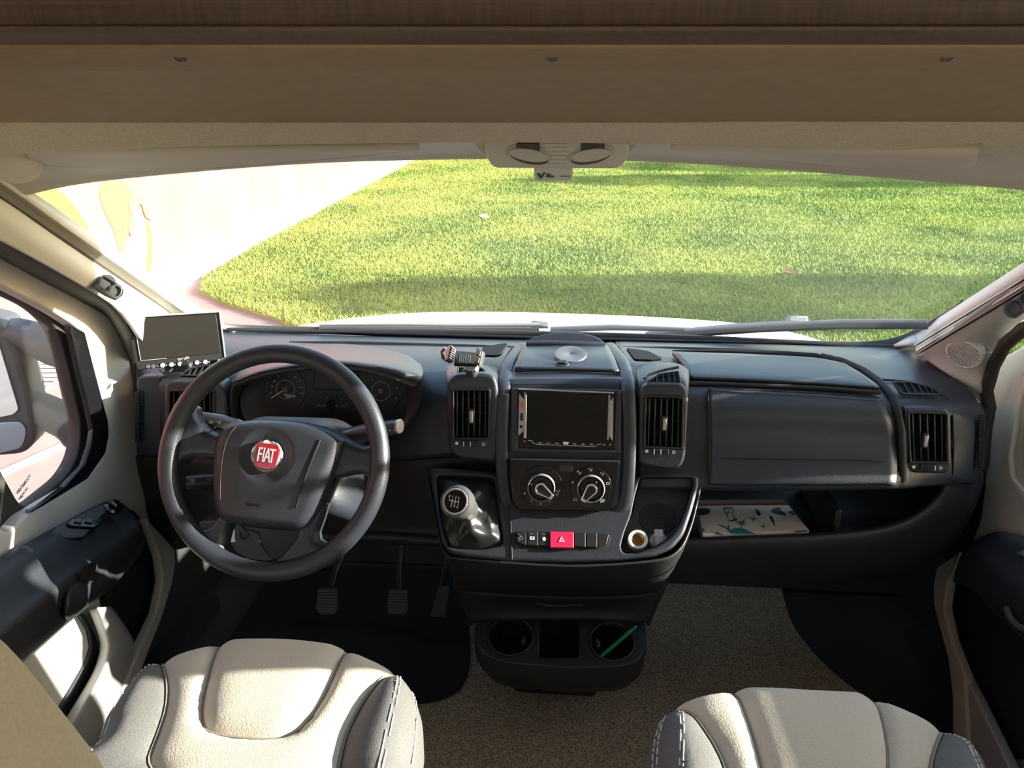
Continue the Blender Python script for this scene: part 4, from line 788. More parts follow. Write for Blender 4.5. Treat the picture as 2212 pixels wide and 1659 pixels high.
# ------------------------------------------------------------------ air vents
def vent(fr, quad, n, tabpx, wheelpx=None, wob=0):
    """opening quad (tl, tr, br, bl); n upright slats; a silver tab; a thumb wheel below"""
    hole = rc(fr.pts(quad), .003)
    f = plate('air_vent', fr, rc(fr.pts([(quad[0][0] - 5, quad[0][1] - 5), (quad[1][0] + 5, quad[1][1] - 5), (quad[2][0] + 5, quad[2][1] + 5), (quad[3][0] - 5, quad[3][1] + 5)]), .005), .006, 'black', dash, [hole], c=.003, bev=.0015)
    q = [Vector(p) for p in fr.pts(quad)]
    for i in range(n):
        t = (i + .5) / n; a, b_ = q[0].lerp(q[1], t), q[3].lerp(q[2], t); c = (a + b_) / 2; d = a - b_
        sf_ = Frame(fr.w(c.x, c.y, -.010), fr.n, fr.u * d.x + fr.v * d.y)
        box('slat', (0, 0, 0), (.0028, d.length - .002, .018), 'black', f, sf_, .0008)
    b = MB()
    for i in range(7):
        t = (i + .5) / 7; a, b_ = q[0].lerp(q[3], t), q[1].lerp(q[2], t); c = (a + b_) / 2; b.box((c.x, c.y, -.027), ((b_ - a).length, .0025, .010), fr)
    b.out('rear_slats', 'black', f, smooth=False, kind='stuff')
    plate('vent_back', fr, rc([q[0], q[1], q[2], q[3]], .002), .002, 'deep', f, c=-.034, bev=0)
    if tabpx:
        c = fr.px(*tabpx); box('vent_tab', (c[0], c[1], .001), (.012, .030, .010), 'black', f, fr, .003); box('tab_inlay', (c[0], c[1], .0065), (.0062, .022, .003), 'silver', f, fr, .001)
    if wheelpx:
        x, y, w = wheelpx; c = fr.px(x, y); k = fr.px(x + w / 2, y)[0] - c[0]
        wh = plate('thumb_wheel', fr, rc(rect(c[0], c[1], k * 2, .011), .002), .006, 'black', f, c=.004, bev=.001)
        for i in range(9): box('ridge', (c[0] - k * .85 + i * k * 1.7 / 8, c[1], .0048), (.0016, .009, .0018), 'white' if (i == 4 and wob == 0) or (i in (0, 8) and wob == i) else 'door_black', wh, fr, 0)
        r_ = .0032; a = fr.px(x - w / 2 - 13, y - 1); plate('print_dot', fr, circ(a, r_, 14), .0006, 'white', f, bev=0, c=.0026)
        a = fr.px(x + w / 2 + 11, y + 1); plate('print_ring', fr, circ(a, r_, 16), .0006, 'white', f, [circ(a, r_ * .6, 16)], bev=0, c=.0026)
    return f
# centre left pod
vl = facing(1018, 905, 1.318, 12)
q1 = [(981, 844), (1055, 844), (1054, 945), (981, 945)]
pplate('vent_pod', vl, [(970, 818), (985, 808), (1048, 806), (1068, 812), (1076, 838), (1076, 985), (1066, 998), (985, 990), (968, 968), (965, 838)], .05, 'dash', dash, .012, [q1], .003, bev=.006)
vent(vl, q1, 6, (1019, 899), (1017, 958, 34))
patch('pod_top', [[(966, 792, 1.47), (1000, 785, 1.475), (1050, 785, 1.475), (1078, 798, 1.46)], [(964, 806, 1.395), (990, 797, 1.405), (1050, 797, 1.405), (1077, 808, 1.39)], [(966, 820, 1.354), (985, 812, 1.357), (1052, 812, 1.357), (1075, 822, 1.354)], [(966, 836, 1.343), (985, 830, 1.343), (1052, 830, 1.343), (1075, 838, 1.343)]], 'dash', dash, 4, 4, .004)
vt = Frame(at(1024, 803, 1.372), (0, -.62, .78))
tq = [(988, 815), (992, 798), (1040, 799), (1057, 815)]
def top_vent(fr, pts, slats):
    """small defroster outlet; slats is a list of (x, ytop, ybottom, lean)"""
    f = plate('side_defroster', fr, [Vector(p) for p in rc(fr.pts([(x + (-3 if x < sum(q[0] for q in pts) / len(pts) else 3), y + (-3 if y < sum(q[1] for q in pts) / len(pts) else 3)) for x, y in pts]), .004)], .006, 'dash', dash, [rc(fr.pts(pts), .0015)], c=.005, bev=.001)
    plate('vent_back', fr, rc(fr.pts(pts), .001), .002, 'deep', f, bev=0, c=-.0005)
    for x0, y0, x1, y1 in slats:
        a, b_ = Vector(fr.px(x0, y0)), Vector(fr.px(x1, y1)); c = (a + b_) / 2; d = a - b_; g = Frame(fr.w(c.x, c.y, .0015), fr.n, fr.u * d.x + fr.v * d.y)
        box('slat', (0, 0, 0), (.0024, d.length, .004), 'dash', f, g, 0)
    return f
top_vent(vt, tq, [(1000, 798, 1000, 815), (1011, 798, 1011, 815), (1022, 798, 1024, 815), (1033, 799, 1036, 815), (1043, 803, 1046, 815)])
# centre right pod
vr = facing(1434, 915, 1.318, 12)
q2 = [(1397, 858), (1473, 861), (1471, 966), (1394, 963)]
pplate('vent_pod', vr, [(1381, 850), (1388, 834), (1402, 828), (1470, 828), (1484, 838), (1488, 860), (1481, 990), (1470, 1013), (1440, 1017), (1379, 1003)], .05, 'dash', dash, .012, [q2], .003, bev=.006)
vent(vr, q2, 6, (1435, 915), (1427, 975, 34), wob=0)
patch('pod_top', [[(1374, 792, 1.47), (1400, 785, 1.475), (1462, 785, 1.475), (1488, 800, 1.46)], [(1375, 812, 1.395), (1395, 806, 1.405), (1465, 800, 1.41), (1489, 815, 1.395)], [(1379, 832, 1.354), (1390, 826, 1.357), (1470, 820, 1.358), (1488, 836, 1.354)], [(1380, 852, 1.342), (1390, 846, 1.342), (1470, 846, 1.342), (1487, 854, 1.342)]], 'dash', dash, 4, 4, .004)
vt2 = Frame(at(1438, 816, 1.355), (0, -.62, .78))
top_vent(vt2, [(1399, 827), (1425, 812), (1463, 806), (1468, 829)], [(1418, 815, 1420, 828), (1431, 810, 1433, 828), (1443, 808, 1446, 829), (1455, 807, 1458, 829)])
tube('hood_lip', [V3(p) for p in [(1392, 818, 1.36), (1400, 810, 1.372), (1430, 800, 1.385), (1466, 793, 1.392)]], .0028, 'dash', dash, 8)
# outer right pod
vo = facing(2005, 950, 1.362, 8)
q3 = [(1964, 893), (2043, 895), (2044, 997), (1968, 996)]
pplate('vent_pod', vo, [(1955, 880), (2048, 882), (2055, 900), (2057, 1010), (2045, 1024), (1970, 1022), (1958, 1008)], .04, 'dash', dash, .010, [q3], .003, bev=.005)
vent(vo, q3, 5, (1997, 951), (2003, 1009, 34), wob=8)
vt3 = Frame(at(1980, 840, 1.430), (.12, -.55, .82))
top_vent(vt3, [(1930, 828), (1965, 829), (2000, 838), (2028, 852), (1948, 851)], [(1949, 828, 1962, 851), (1965, 829, 1977, 851), (1980, 832, 1991, 851), (1995, 837, 2005, 851), (2008, 842, 2015, 851)])
# outer left pod
vq = facing(415, 880, 1.368, 10)
q4 = [(368, 846), (460, 846), (460, 940), (368, 940)]
pplate('vent_pod', vq, [(356, 832), (366, 822), (470, 822), (490, 850), (490, 975), (470, 985), (360, 985), (352, 970)], .05, 'dash', dash, .010, [q4], .003, bev=.005)
vent(vq, q4, 7, None, None)
vt4 = Frame(at(425, 800, 1.43), (-.05, -.58, .80))
top_vent(vt4, [(392, 811), (412, 800), (445, 793), (478, 793), (470, 806), (452, 812)], [(414, 800, 408, 812), (427, 797, 419, 812), (440, 794, 431, 812), (452, 793, 443, 812), (464, 793, 455, 812)])
plate_l = facing(325, 895, 1.418, 4)
pplate('end_panel', plate_l, [(296, 815), (345, 812), (349, 840), (349, 985), (297, 985), (296, 958), (304, 955), (304, 845), (295, 842)], .03, 'dash', dash, .004, bev=.003)
def side_vent(fr, quad, n):
    f = pplate('window_vent', fr, quad, .006, 'deep', dash, .002, c=.004, bev=.001); q = [Vector(p) for p in fr.pts(quad)]
    for i in range(n):
        t = (i + .5) / n; a, b_ = q[0].lerp(q[3], t), q[1].lerp(q[2], t); c = (a + b_) / 2; box('slat', (c.x, c.y, .005), ((b_ - a).length, .0022, .003), 'dash', f, fr, 0)
side_vent(facing(299, 900, 1.412, 4), [(294, 845), (304, 845), (304, 955), (294, 955)], 8)
side_vent(Frame(at(2118, 950, 1.415), (-.25, -.95, .1)), [(2113, 896), (2126, 896), (2125, 1012), (2112, 1010)], 8)

# ------------------------------------------------------------------ centre stack
pf = facing(1222, 903, 1.322, 18)                        # plane of the stereo
stack = patch('centre_stack', [[(1112, 752, 1.60), (1130, 748, 1.60), (1220, 746, 1.60), (1315, 748, 1.60), (1333, 752, 1.60)], [(1098, 790, 1.44), (1112, 782, 1.452), (1222, 780, 1.455), (1335, 782, 1.452), (1348, 790, 1.44)], [(1090, 822, 1.37), (1106, 812, 1.385), (1222, 810, 1.388), (1342, 812, 1.385), (1356, 824, 1.37)], [(1086, 850, 1.35), (1102, 834, 1.350), (1222, 832, 1.352), (1344, 834, 1.350), (1360, 850, 1.35)],
                               [(1084, 960, 1.318), (1102, 960, 1.312), (1222, 960, 1.312), (1344, 962, 1.312), (1362, 960, 1.318)], [(1088, 1060, 1.295), (1104, 1058, 1.284), (1222, 1058, 1.284), (1340, 1060, 1.284), (1358, 1060, 1.295)], [(1104, 1105, 1.285), (1122, 1108, 1.272), (1222, 1112, 1.270), (1322, 1110, 1.272), (1340, 1105, 1.285)], [(1110, 1118, 1.32), (1128, 1120, 1.32), (1222, 1122, 1.32), (1318, 1122, 1.32), (1334, 1118, 1.32)]], 'dash', dash, 5, 4, .004)
for nm, pth in (('stack_rail', [(1128, 745, 1.61), (1106, 772, 1.48), (1094, 800, 1.405), (1088, 840, 1.338), (1085, 900, 1.318), (1084, 960, 1.304), (1086, 1030, 1.285), (1094, 1085, 1.272), (1108, 1106, 1.267), (1140, 1114, 1.264), (1222, 1117, 1.262), (1305, 1115, 1.264), (1335, 1106, 1.267), (1350, 1085, 1.272), (1357, 1030, 1.285), (1360, 960, 1.304), (1360, 900, 1.318), (1357, 840, 1.338), (1350, 800, 1.405), (1338, 772, 1.48), (1316, 745, 1.61)]),):
    tube(nm, [Vector(p) for p in cr([V3((p[0], p[1], p[2] + .004)) for p in pth], 4, False)], .0125, 'dash', dash, 16, flat=.45)
for s_, pth in ((0, [(1108, 752, 1.60), (1088, 790, 1.44), (1077, 830, 1.36), (1075, 880, 1.34), (1074, 990, 1.315)]), (1, [(1336, 752, 1.60), (1358, 795, 1.43), (1370, 840, 1.355), (1373, 890, 1.34), (1372, 1000, 1.315)])):
    tube('stack_gap', [Vector(p) for p in cr([V3(p) for p in pth], 4, False)], .0055, 'deep', dash, 8)
# lid on top of the stack with its edge line, document clip behind it
patch('stack_lid', [[(1133, 751, 1.578), (1222, 749, 1.58), (1312, 751, 1.578)], [(1120, 775, 1.468), (1222, 773, 1.470), (1326, 776, 1.466)], [(1112, 800, 1.400), (1222, 802, 1.402), (1337, 806, 1.396)]], 'dash', dash, 5, 5, -.006)
tube('lid_line', [V3(p) for p in [(1132, 752, 1.572), (1119, 776, 1.462), (1111, 801, 1.394), (1222, 803.5, 1.396), (1338, 807, 1.390), (1327, 777, 1.460), (1313, 752, 1.572)]], .0012, 'deep', dash, 5)
cf = Frame(at(1222, 745, 1.585), (0, -.80, .60))
clip = plate('document_clip', cf, [Vector(p) for p in cr(cf.pts([(1138, 748), (1140, 738), (1165, 726), (1222, 718), (1280, 726), (1305, 741), (1306, 752), (1290, 753), (1222, 749), (1155, 748)]), 4)], .012, 'dash', dash, c=.006, bev=.004, label='arched document clip')
tube('clip_roll', [V3(p) for p in [(1138, 744, 1.575), (1180, 743, 1.572), (1222, 743.5, 1.572), (1264, 745, 1.572), (1306, 748, 1.575)]], .008, 'dash', clip, 10)
# flat black plates painting the shade of the hollows either side of the stack
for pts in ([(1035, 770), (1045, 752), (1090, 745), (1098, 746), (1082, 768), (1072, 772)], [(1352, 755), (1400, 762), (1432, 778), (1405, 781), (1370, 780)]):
    hf_ = Frame(at(pts[0][0] + 20, 768, 1.525), (0, -.25, .97)); pplate('hollow_shade', hf_, pts, .006, 'deep', dash, .006, c=.005, bev=.001)
# silver adhesive disc and the lid button under it
dk = Frame(at(1232, 773, 1.462), (0, -.22, .975))
c0 = dk.px(1232, 773); rx = dk.px(1267, 773)[0] - c0[0]
disc = lathe('adhesive_disc', dk.lift(.004), [(rx, .0), (rx, .004), (rx * .96, .006), (rx * .12, .0058), (rx * .06, .0045), (.0005, .0045)], 'pale_disc', None, 40, c0)
tag(disc, 'round grey adhesive disc stuck on the lid above the stereo', 'disc')
lk = Frame(at(1215, 790, 1.42), (0, -.35, .93)); c1 = lk.px(1215, 790); bt = plate('lid_button', lk, circ(c1, .013, 24, .009), .006, 'dash', dash, c=.006, bev=.0015)
plate('button_cap', lk, rc(rect(c1[0], c1[1] + .002, .018, .010), .004), .005, 'dash', bt, c=.010, bev=.0015)
# band over the stereo and its surround
fr_ = pf.lift(.004)
pplate('stereo_surround', fr_, [(1104, 838), (1343, 842), (1340, 980), (1104, 977)], .014, 'dash', dash, .004, [[(1118, 843), (1331, 848), (1327, 972), (1118, 968)]], .003, bev=.002)
tube('band_ridge', [V3(p) for p in [(1104, 830, 1.354), (1222, 830, 1.356), (1343, 835, 1.354)]], .0035, 'dash', dash, 8)
# ================================================================== CAR STEREO
ster = thing('car_stereo', pf.w(0, 0, 0), 'black double-height car stereo with wide dark screen and silver edges', 'car stereo')
g = pf.lift(.002)
def gp_(name, l, th, m, par, r=.001, c=0, holes=(), bev=.0006, **k): return pplate(name, g, l, th, m, par, r, holes, c=c, bev=bev, **k)
body = gp_('body', [(1118, 843), (1331, 848), (1327, 972), (1117, 968)], .03, 'gloss', ster, .003, bev=.001)
gp_('screen', [(1136, 849), (1316, 853), (1313, 955), (1136, 950)], .002, 'screen', ster, .002, c=.003)
gp_('bezel_line', [(1120, 838.5), (1326, 847), (1326, 850), (1120, 842)], .003, 'silver', ster, .0004, c=.004)
gp_('silver_wing', [(1122, 850), (1133, 864), (1132, 930), (1119, 942)], .003, 'silver', ster, .0008, c=.004)
gp_('silver_strip', [(1133, 846), (1138, 853), (1137, 946), (1131, 947)], .004, 'chrome', ster, .0008, c=.005)
gp_('silver_wing', [(1325, 858), (1317, 868), (1315, 940), (1323, 953)], .003, 'silver', ster, .0008, c=.004)
gp_('silver_strip', [(1314, 853), (1318, 853), (1315, 950), (1311, 950)], .003, 'dimprint', ster, .0006, c=.004)
gp_('usb_port', [(1126, 867), (1132, 867), (1132, 882), (1125, 882)], .002, 'orange', ster, .0006, c=.0052)
gp_('usb_port', [(1125, 892), (1130, 892), (1130, 908), (1124, 908)], .002, 'gloss', ster, .0006, c=.0052)
plate('aux_socket', g, circ(g.px(1126, 921), .003, 16), .002, 'deep', ster, c=.0052, bev=.0004)
tube('trim_line', [g.w(*g.px(x, y), .0035) for x, y in [(1140, 951), (1149, 952), (1153, 957), (1160, 959.5), (1225, 962), (1284, 964), (1292, 959.5), (1301, 958.5)]], .0009, 'silver', ster, 6)
gp_('menu_button', [(1215, 954), (1229, 954.5), (1227, 960), (1218, 960)], .002, 'white', ster, .0006, c=.0045)
for x in (1166, 1184, 1203, 1241, 1259, 1277):
    b_ = gp_('button', [(x - 8, 953 + (x - 1166) * .03), (x + 7, 953.5 + (x - 1166) * .03), (x + 9, 958.5 + (x - 1166) * .03), (x - 6, 958 + (x - 1166) * .03)], .002, 'black', ster, .0006, c=.0035)
    gp_('mark', [(x - 2, 955.4 + (x - 1166) * .03), (x + 3, 955.5 + (x - 1166) * .03), (x + 3, 957 + (x - 1166) * .03), (x - 2, 957 + (x - 1166) * .03)], .0006, 'white', b_, 0, c=.0041, bev=0)
for x, y in ((1133, 953), (1305, 961), (1318, 961)): gp_('mark', [(x - 2, y - 1), (x + 2, y - 1), (x + 2, y + 1), (x - 2, y + 1)], .0006, 'white', ster, 0, c=.0012, bev=0)

# ================================================================== HEATER PANEL with two dials
hp = facing(1222, 1052, 1.270, 18)
heat = thing('heater_panel', hp.w(0, 0, 0), 'glossy black heater panel with two chrome-ringed dials under the stereo', 'heater panel')
pplate('fascia', hp, [(1103, 991), (1339, 996), (1334, 1040), (1325, 1098), (1312, 1104), (1122, 1101), (1110, 1088), (1104, 1040)], .03, 'gloss', heat, .006, bev=.0015)
pplate('fascia_rim', hp, [(1102, 990), (1340, 995), (1339, 999), (1102, 994)], .006, 'dash', heat, .001, c=.004, bev=.001)
pplate('blank_button', hp, [(1207, 998), (1238, 999), (1236, 1019), (1210, 1018)], .004, 'black', heat, .001, c=.002, bev=.0006)
def dial(cx, cy, ptr, marks):
    c = hp.px(cx, cy); rr = hp.px(cx + 46, cy)[0] - c[0]
    d = lathe('dial', hp, [(rr, -.002), (rr, .002), (rr * .97, .0035), (rr * .66, .004), (rr * .62, .016), (rr * .58, .019), (rr * .54, .019), (rr * .50, .016), (.001, .016)], 'gloss', heat, 48, c)
    b = MB(); b.lathe(hp, [(rr * .66, .012), (rr * .655, .018), (rr * .61, .0215), (rr * .575, .018)], 48, c, False); b.out('chrome_ring', 'silver', d)
    a = math.atan2(-(ptr[1] - cy), ptr[0] - cx); fw = lambda s, t: (c[0] + math.cos(a) * s - math.sin(a) * t, c[1] + math.sin(a) * s + math.cos(a) * t)
    L = rr * .66; out = [fw(-.011 * math.cos(t), .011 * math.sin(t)) for t in np.linspace(-1.45, 1.45, 9)][::-1] + [fw(L * .55, -.0085), fw(L, -.0042), fw(L, .0042), fw(L * .55, .0085)]
    out = [fw(-.0115 * math.cos(t), .0115 * math.sin(t)) for t in np.linspace(1.4, -1.4, 9)] + [fw(L, -.0045), fw(L, .0045)]
    inn = [fw(-.008 * math.cos(t), .008 * math.sin(t)) for t in np.linspace(1.4, -1.4, 9)] + [fw(L * .80, -.0035), fw(L * .80, .0035)]
    plate('pointer', hp, [Vector(p) for p in out], .016, 'black', d, c=.030, bev=.001)
    plate('pointer_rim', hp, [Vector(p) for p in out], .002, 'chrome', d, [inn], c=.0312, bev=.0005)
    for s, x, y, h in marks: ptext('print', s, hp, x, y, h, 'white', d, c=.0042)
    return d
dd = dial(1170, 1051, (1192, 1066), [('4', 1133.5, 1065, 6), ('3', 1148.5, 1080, 6), ('2', 1168, 1086, 6), ('1', 1187.5, 1082, 6), ('0', 1203.5, 1068, 6)])
plate('print', hp, circ(hp.px(1148.5, 1043), .0018, 10), .0006, 'white', dd, c=.0168, bev=0); 
for k in range(3): plate('print', hp, [Vector((hp.px(1206, 1061)[0] + p[0], hp.px(1206, 1061)[1] + p[1])) for p in [(math.cos(k * 2.09 + .3) * .004 - math.sin(k * 2.09) * .001, math.sin(k * 2.09 + .3) * .004), (math.cos(k * 2.09 + .9) * .004, math.sin(k * 2.09 + .9) * .004), (0, 0)]], .0006, 'white', dd, c=.0042, bev=0)
d2_ = dial(1276, 1053, (1258, 1078), [])
plate('print', hp, circ(hp.px(1288, 1039), .0018, 10), .0006, 'white', d2_, c=.0168, bev=0)
def airmark(x, y, kind):
    b = MB(); c = hp.px(x, y)
    def seg(x0, y0, x1, y1):
        a, e = Vector((x0, y0)) * .00075, Vector((x1, y1)) * .00075; m = (a + e) / 2; d = e - a
        b.box((0, 0, .0044), (.0009, d.length, .0005), Frame(hp.w(c[0] + m.x, c[1] + m.y), hp.n, hp.u * d.x + hp.v * d.y))
    for s in kind: seg(*s)
    b.out('print', 'white', d2_, smooth=False)
man = [(-2, -4, 2, -3), (2, -3, 3, 2), (-5, 1, -2, 1)]; fan = [(-4, -2, -4, 3), (4, -2, 4, 3), (-4, 3, 4, 3), (-4, -2, 4, -2), (-2, -4, -2, -2), (2, -4, 2, -2)]
for x, y, k in ((1276, 1013, man), (1252, 1020, man + [(-6, 3, -3, 4)]), (1301, 1022, man), (1237, 1041, [(-4, 0, 3, 2), (-1, -3, 3, 2)]), (1313, 1044, fan[:4]), (1243, 1078, fan), (1301, 1081, fan + [(-5, -5, 5, 5)])): airmark(x, y, k)

# ================================================================== CENTRE CONSOLE (gear housing, switches, open tray)
pA, pB = at(1222, 1010, 1.328), at(1222, 1205, 1.197)
dv_ = (pA - pB).normalized(); cn = Vector((1, 0, 0)).cross(dv_).normalized()
if cn.z < 0: cn = -cn
cpl = Frame(at(1222, 1110, 1.261), cn, dv_)
con = thing('centre_console', cpl.w(0, -.02, -.03), 'black grained console under the heater panel with gear housing, switches and open tray', 'console')
out_px = [(925, 1008), (1000, 1011), (1078, 1018), (1095, 1040), (1345, 1040), (1376, 1026), (1440, 1024), (1511, 1025), (1510, 1050), (1495, 1105), (1478, 1155), (1452, 1186), (1410, 1202), (1330, 1211), (1222, 1214), (1100, 1211), (1000, 1200), (962, 1188), (946, 1130), (934, 1060)]
pit_px = [(1386, 1030), (1492, 1030), (1496, 1045), (1482, 1095), (1466, 1135), (1446, 1160), (1415, 1180), (1372, 1194), (1348, 1192), (1344, 1180), (1352, 1150), (1366, 1115), (1374, 1075)]
gear_px = [(942, 1026), (1040, 1030), (1066, 1034), (1070, 1060), (1076, 1110), (1086, 1160), (1084, 1176), (1040, 1186), (985, 1184), (962, 1174), (952, 1120)]
plate('console_body', cpl, rc(cpl.pts(out_px), .012), .055, 'dash', con, [rc(cpl.pts(pit_px), .008), rc(cpl.pts(gear_px), .008)], bev=.006)
patch('console_skirt', [[(922, 1010, 1.345), (940, 1100, 1.30), (960, 1188, 1.225), (1010, 1205, 1.200), (1222, 1220, 1.190), (1400, 1210, 1.197), (1460, 1190, 1.215), (1488, 1140, 1.255), (1505, 1075, 1.30), (1514, 1028, 1.345)], [(930, 1040, 1.37), (948, 1120, 1.32), (968, 1205, 1.25), (1015, 1222, 1.222), (1222, 1238, 1.212), (1400, 1228, 1.22), (1455, 1212, 1.24), (1480, 1165, 1.275), (1502, 1090, 1.33), (1512, 1045, 1.37)],
                        [(960, 1100, 1.44), (975, 1190, 1.40), (988, 1262, 1.345), (1030, 1275, 1.325), (1222, 1285, 1.32), (1395, 1280, 1.325), (1432, 1262, 1.345), (1450, 1215, 1.385), (1480, 1130, 1.43), (1500, 1080, 1.45)]], 'dash_lower', con, 4, 4, .004)
tube('console_seam', [cpl.w(*cpl.px(x, y), .0012) for x, y in [(1098, 1088), (1103, 1130), (1105, 1170), (1106, 1209)]], .0011, 'deep', con, 5)
# recess of the open tray: sloping floor, walls
pfl = cpl.lift(-.045)
pit_in = rc(cpl.pts(pit_px), .008)
b = MB(); rws = [[cpl.w(p.x, p.y, 0) for p in pit_in], [cpl.w(p.x, p.y, -.05) for p in pit_in]]; b.grid(rws, True); b.out('tray_wall', 'black', con)
plate('tray_bottom', cpl, pit_in, .004, 'dash', con, c=-.030, bev=0)
pm = cpl.lift(-.0295)
plate('coin_well', pm, circ(pm.px(1421, 1120), .036, 36, .030), .004, 'deep', con, c=.001, bev=.001)
b = MB()
for i in range(9):
    for j in range(8):
        x, y = -.028 + i * .007, -.022 + j * .0062
        if (x / .034) ** 2 + (y / .027) ** 2 < 1: c = pm.px(1421, 1120); b.box((c[0] + x, c[1] + y, .0015), (.0035, .003, .0012), pm)
b.out('anti_slip_studs', 'black', con, smooth=False, kind='stuff')
pk_ = cpl.lift(-.030); c = pk_.px(1376, 1171); k_ = (pk_.px(1398, 1171)[0] - c[0])
so_ = lathe('power_socket', pk_, [(k_, 0), (k_, .016), (k_ * .93, .019), (k_ * .70, .019), (k_ * .62, .016), (k_ * .60, .004), (k_ * .52, .002)], 'trim', con, 36, c, cap=False, label='white ringed power socket')
lathe('socket_barrel', pk_, [(k_ * .58, .010), (k_ * .56, .016), (k_ * .48, .014), (k_ * .47, -.004), (.001, -.004)], 'brass', so_, 28, c)
c = pk_.px(1421, 1172); lid = lathe('socket_lid', pk_, [(k_ * .88, 0), (k_ * .88, .010), (k_ * .80, .014), (.001, .014)], 'trimgrey', con, 32, c, label='grey socket lid with a tab')
plate('lid_tab', pk_, rc(pk_.pts([(1410, 1149), (1430, 1150), (1431, 1186), (1424, 1190), (1414, 1188)]), .003), .006, 'trimgrey', lid, c=.020, bev=.0015)
ptext('lid_print', '12V-180W', pk_, 1421, 1164, 3, 'white', lid, c=.0206)
# switch strip
sp = cpl.lift(.0)
well = [(1110, 1152), (1120, 1147), (1310, 1152), (1319, 1158), (1316, 1176), (1300, 1186), (1210, 1190), (1120, 1182), (1110, 1172)]
strp = thing('switch_strip', sp.w(*sp.px(1215, 1168)), 'row of small black switches with one red hazard button', 'switches')
pplate('strip_well', sp, well, .008, 'deep', strp, .004, c=.0012, bev=.0006)
xs_ = [1114, 1138, 1163.5, 1187.5, 1240, 1265.5, 1290.5, 1317]
for i in range(7):
    a, b_ = xs_[i] + 1, xs_[i + 1] - 1; dy = (a - 1114) * .024; hz = i == 3
    ol = [(a, 1149 + dy), (b_, 1149 + dy + (b_ - a) * .024), (b_, (1184 if hz else 1180.5) + dy), (a, (1183.5 if hz else 1179) + dy)]
    if i == 0: ol[3] = (a + 3, 1173)
    if i == 6: ol[2] = (b_ - 6, 1178); ol[1] = (b_ - 1, 1156)
    bt_ = plate('hazard_button' if hz else 'switch', sp, rc(sp.pts(ol), [.001, .001, .001, .001] if i not in (0, 6) else .003), .012, 'hazard' if hz else 'black', strp, c=.008 if hz else .006, bev=.001, label='bright red hazard button' if hz else None)
    cc = ((a + b_) / 2, 1165 + dy)
    if hz:
        t1 = [Vector(p) for p in sp.pts([(1213, 1161), (1220.5, 1174), (1206.5, 1173.5)])]; t2 = [Vector(p) for p in sp.pts([(1213.3, 1166.5), (1216, 1171.2), (1211, 1171)])]
        plate('triangle', sp, t1, .0008, 'hazard_print', bt_, [t2], c=.0088, bev=0)
    elif i == 1: pplate('symbol', sp, [(1145, 1161), (1155, 1161.5), (1155, 1168), (1145, 1168)], .0008, 'white', bt_, .001, [[(1147.5, 1163), (1152.5, 1163), (1152.5, 1165.5), (1147.5, 1165.5)]], .0004, c=.0068, bev=0)
    elif i == 2: pplate('symbol', sp, [(1172, 1164), (1175.5, 1161.5), (1179, 1164.5), (1179, 1169), (1176, 1170.5), (1172, 1169)], .0008, 'white', bt_, .001, c=.0068, bev=0)
    elif i == 0:
        b = MB()
        for x0, y0, x1, y1 in ((1119, 1155, 1130, 1164), (1119, 1166, 1126, 1160), (1121, 1169, 1130, 1165), (1124, 1158, 1123, 1168)):
            p0, p1 = Vector(sp.px(x0, y0)), Vector(sp.px(x1, y1)); d = p1 - p0; m = (p0 + p1) / 2; b.box((0, 0, .0064), (.0007, d.length, .0006), Frame(sp.w(m.x, m.y), sp.n, sp.u * d.x + sp.v * d.y))
        b.out('symbol', 'dimprint', bt_, smooth=False)
    if i in (1, 2): pplate('symbol', sp, [(a + 6, 1154 + dy), (a + 14, 1154.6 + dy), (a + 14, 1155.6 + dy), (a + 6, 1155.2 + dy)], .0008, 'dimprint', bt_, 0, c=.0068, bev=0)

# ------------------------------------------------------------------ gear lever: gaiter, collar, knob, shift pattern
gear = thing('gear_lever', cpl.w(*cpl.px(1010, 1120)), 'gear lever with round knob and folded black gaiter beside the heater panel', 'gear lever')
kd = Frame(at(984, 1083, 1.125), (-.16, -.80, .58))                 # plane of the knob's badge
gk = cpl.px(1012, 1112); kc = Vector(gk)
def gaiter(P, d):
    q = P - np.array([kc.x, kc.y]); r = np.hypot(q[:, 0], q[:, 1]); a = np.arctan2(q[:, 1], q[:, 0])
    h = .062 * np.exp(-(r / .036) ** 2)
    f = .5 + .5 * np.sin(5 * a + 30 * r + 1.1); g2 = .5 + .5 * np.sin(3 * a - 55 * r + .4)
    h += (.016 * f + .010 * g2) * np.clip((r - .012) / .03, 0, 1) * np.clip(d / .018, 0, 1)
    h += .016 * np.exp(-(((q[:, 0] - .030) / .030) ** 2 + ((q[:, 1] + .045) / .014) ** 2))
    return h - .012
puff('gaiter', cpl, [Vector(p) for p in rc(cpl.pts(gear_px), .008)], .0030, gaiter, 'boot', gear)
b = MB()
axis = (kd.w(0, 0, 0) - cpl.w(gk[0], gk[1], .02)).normalized()
base = cpl.w(gk[0], gk[1], .030); top = kd.w(0, 0, -.022)
tube('shaft_collar', [base, base.lerp(top, .4), base.lerp(top, .75), top], [.022, .0235, .021, .021], 'grip', gear, 20)
kr = kd.px(1012, 1083)[0] - kd.px(984, 1083)[0]
kn = lathe('knob', kd, [(kr * .80, -.052), (kr * 1.0, -.045), (kr * 1.22, -.028), (kr * 1.30, -.012), (kr * 1.20, -.001), (kr * 1.06, .0015), (kr * 1.0, .0005), (.001, .0005)], 'grip', gear, 36)
lathe('knob_ring', kd, [(kr * 1.0, .0), (kr * 1.0, .0022), (kr * .94, .0030), (kr * .86, .0022), (kr * .84, .001)], 'silver', kn, 40, cap=False)
plate('shift_disc', kd, circ((0, 0), kr * .86, 36), .001, 'gloss', kn, c=.0014, bev=0)
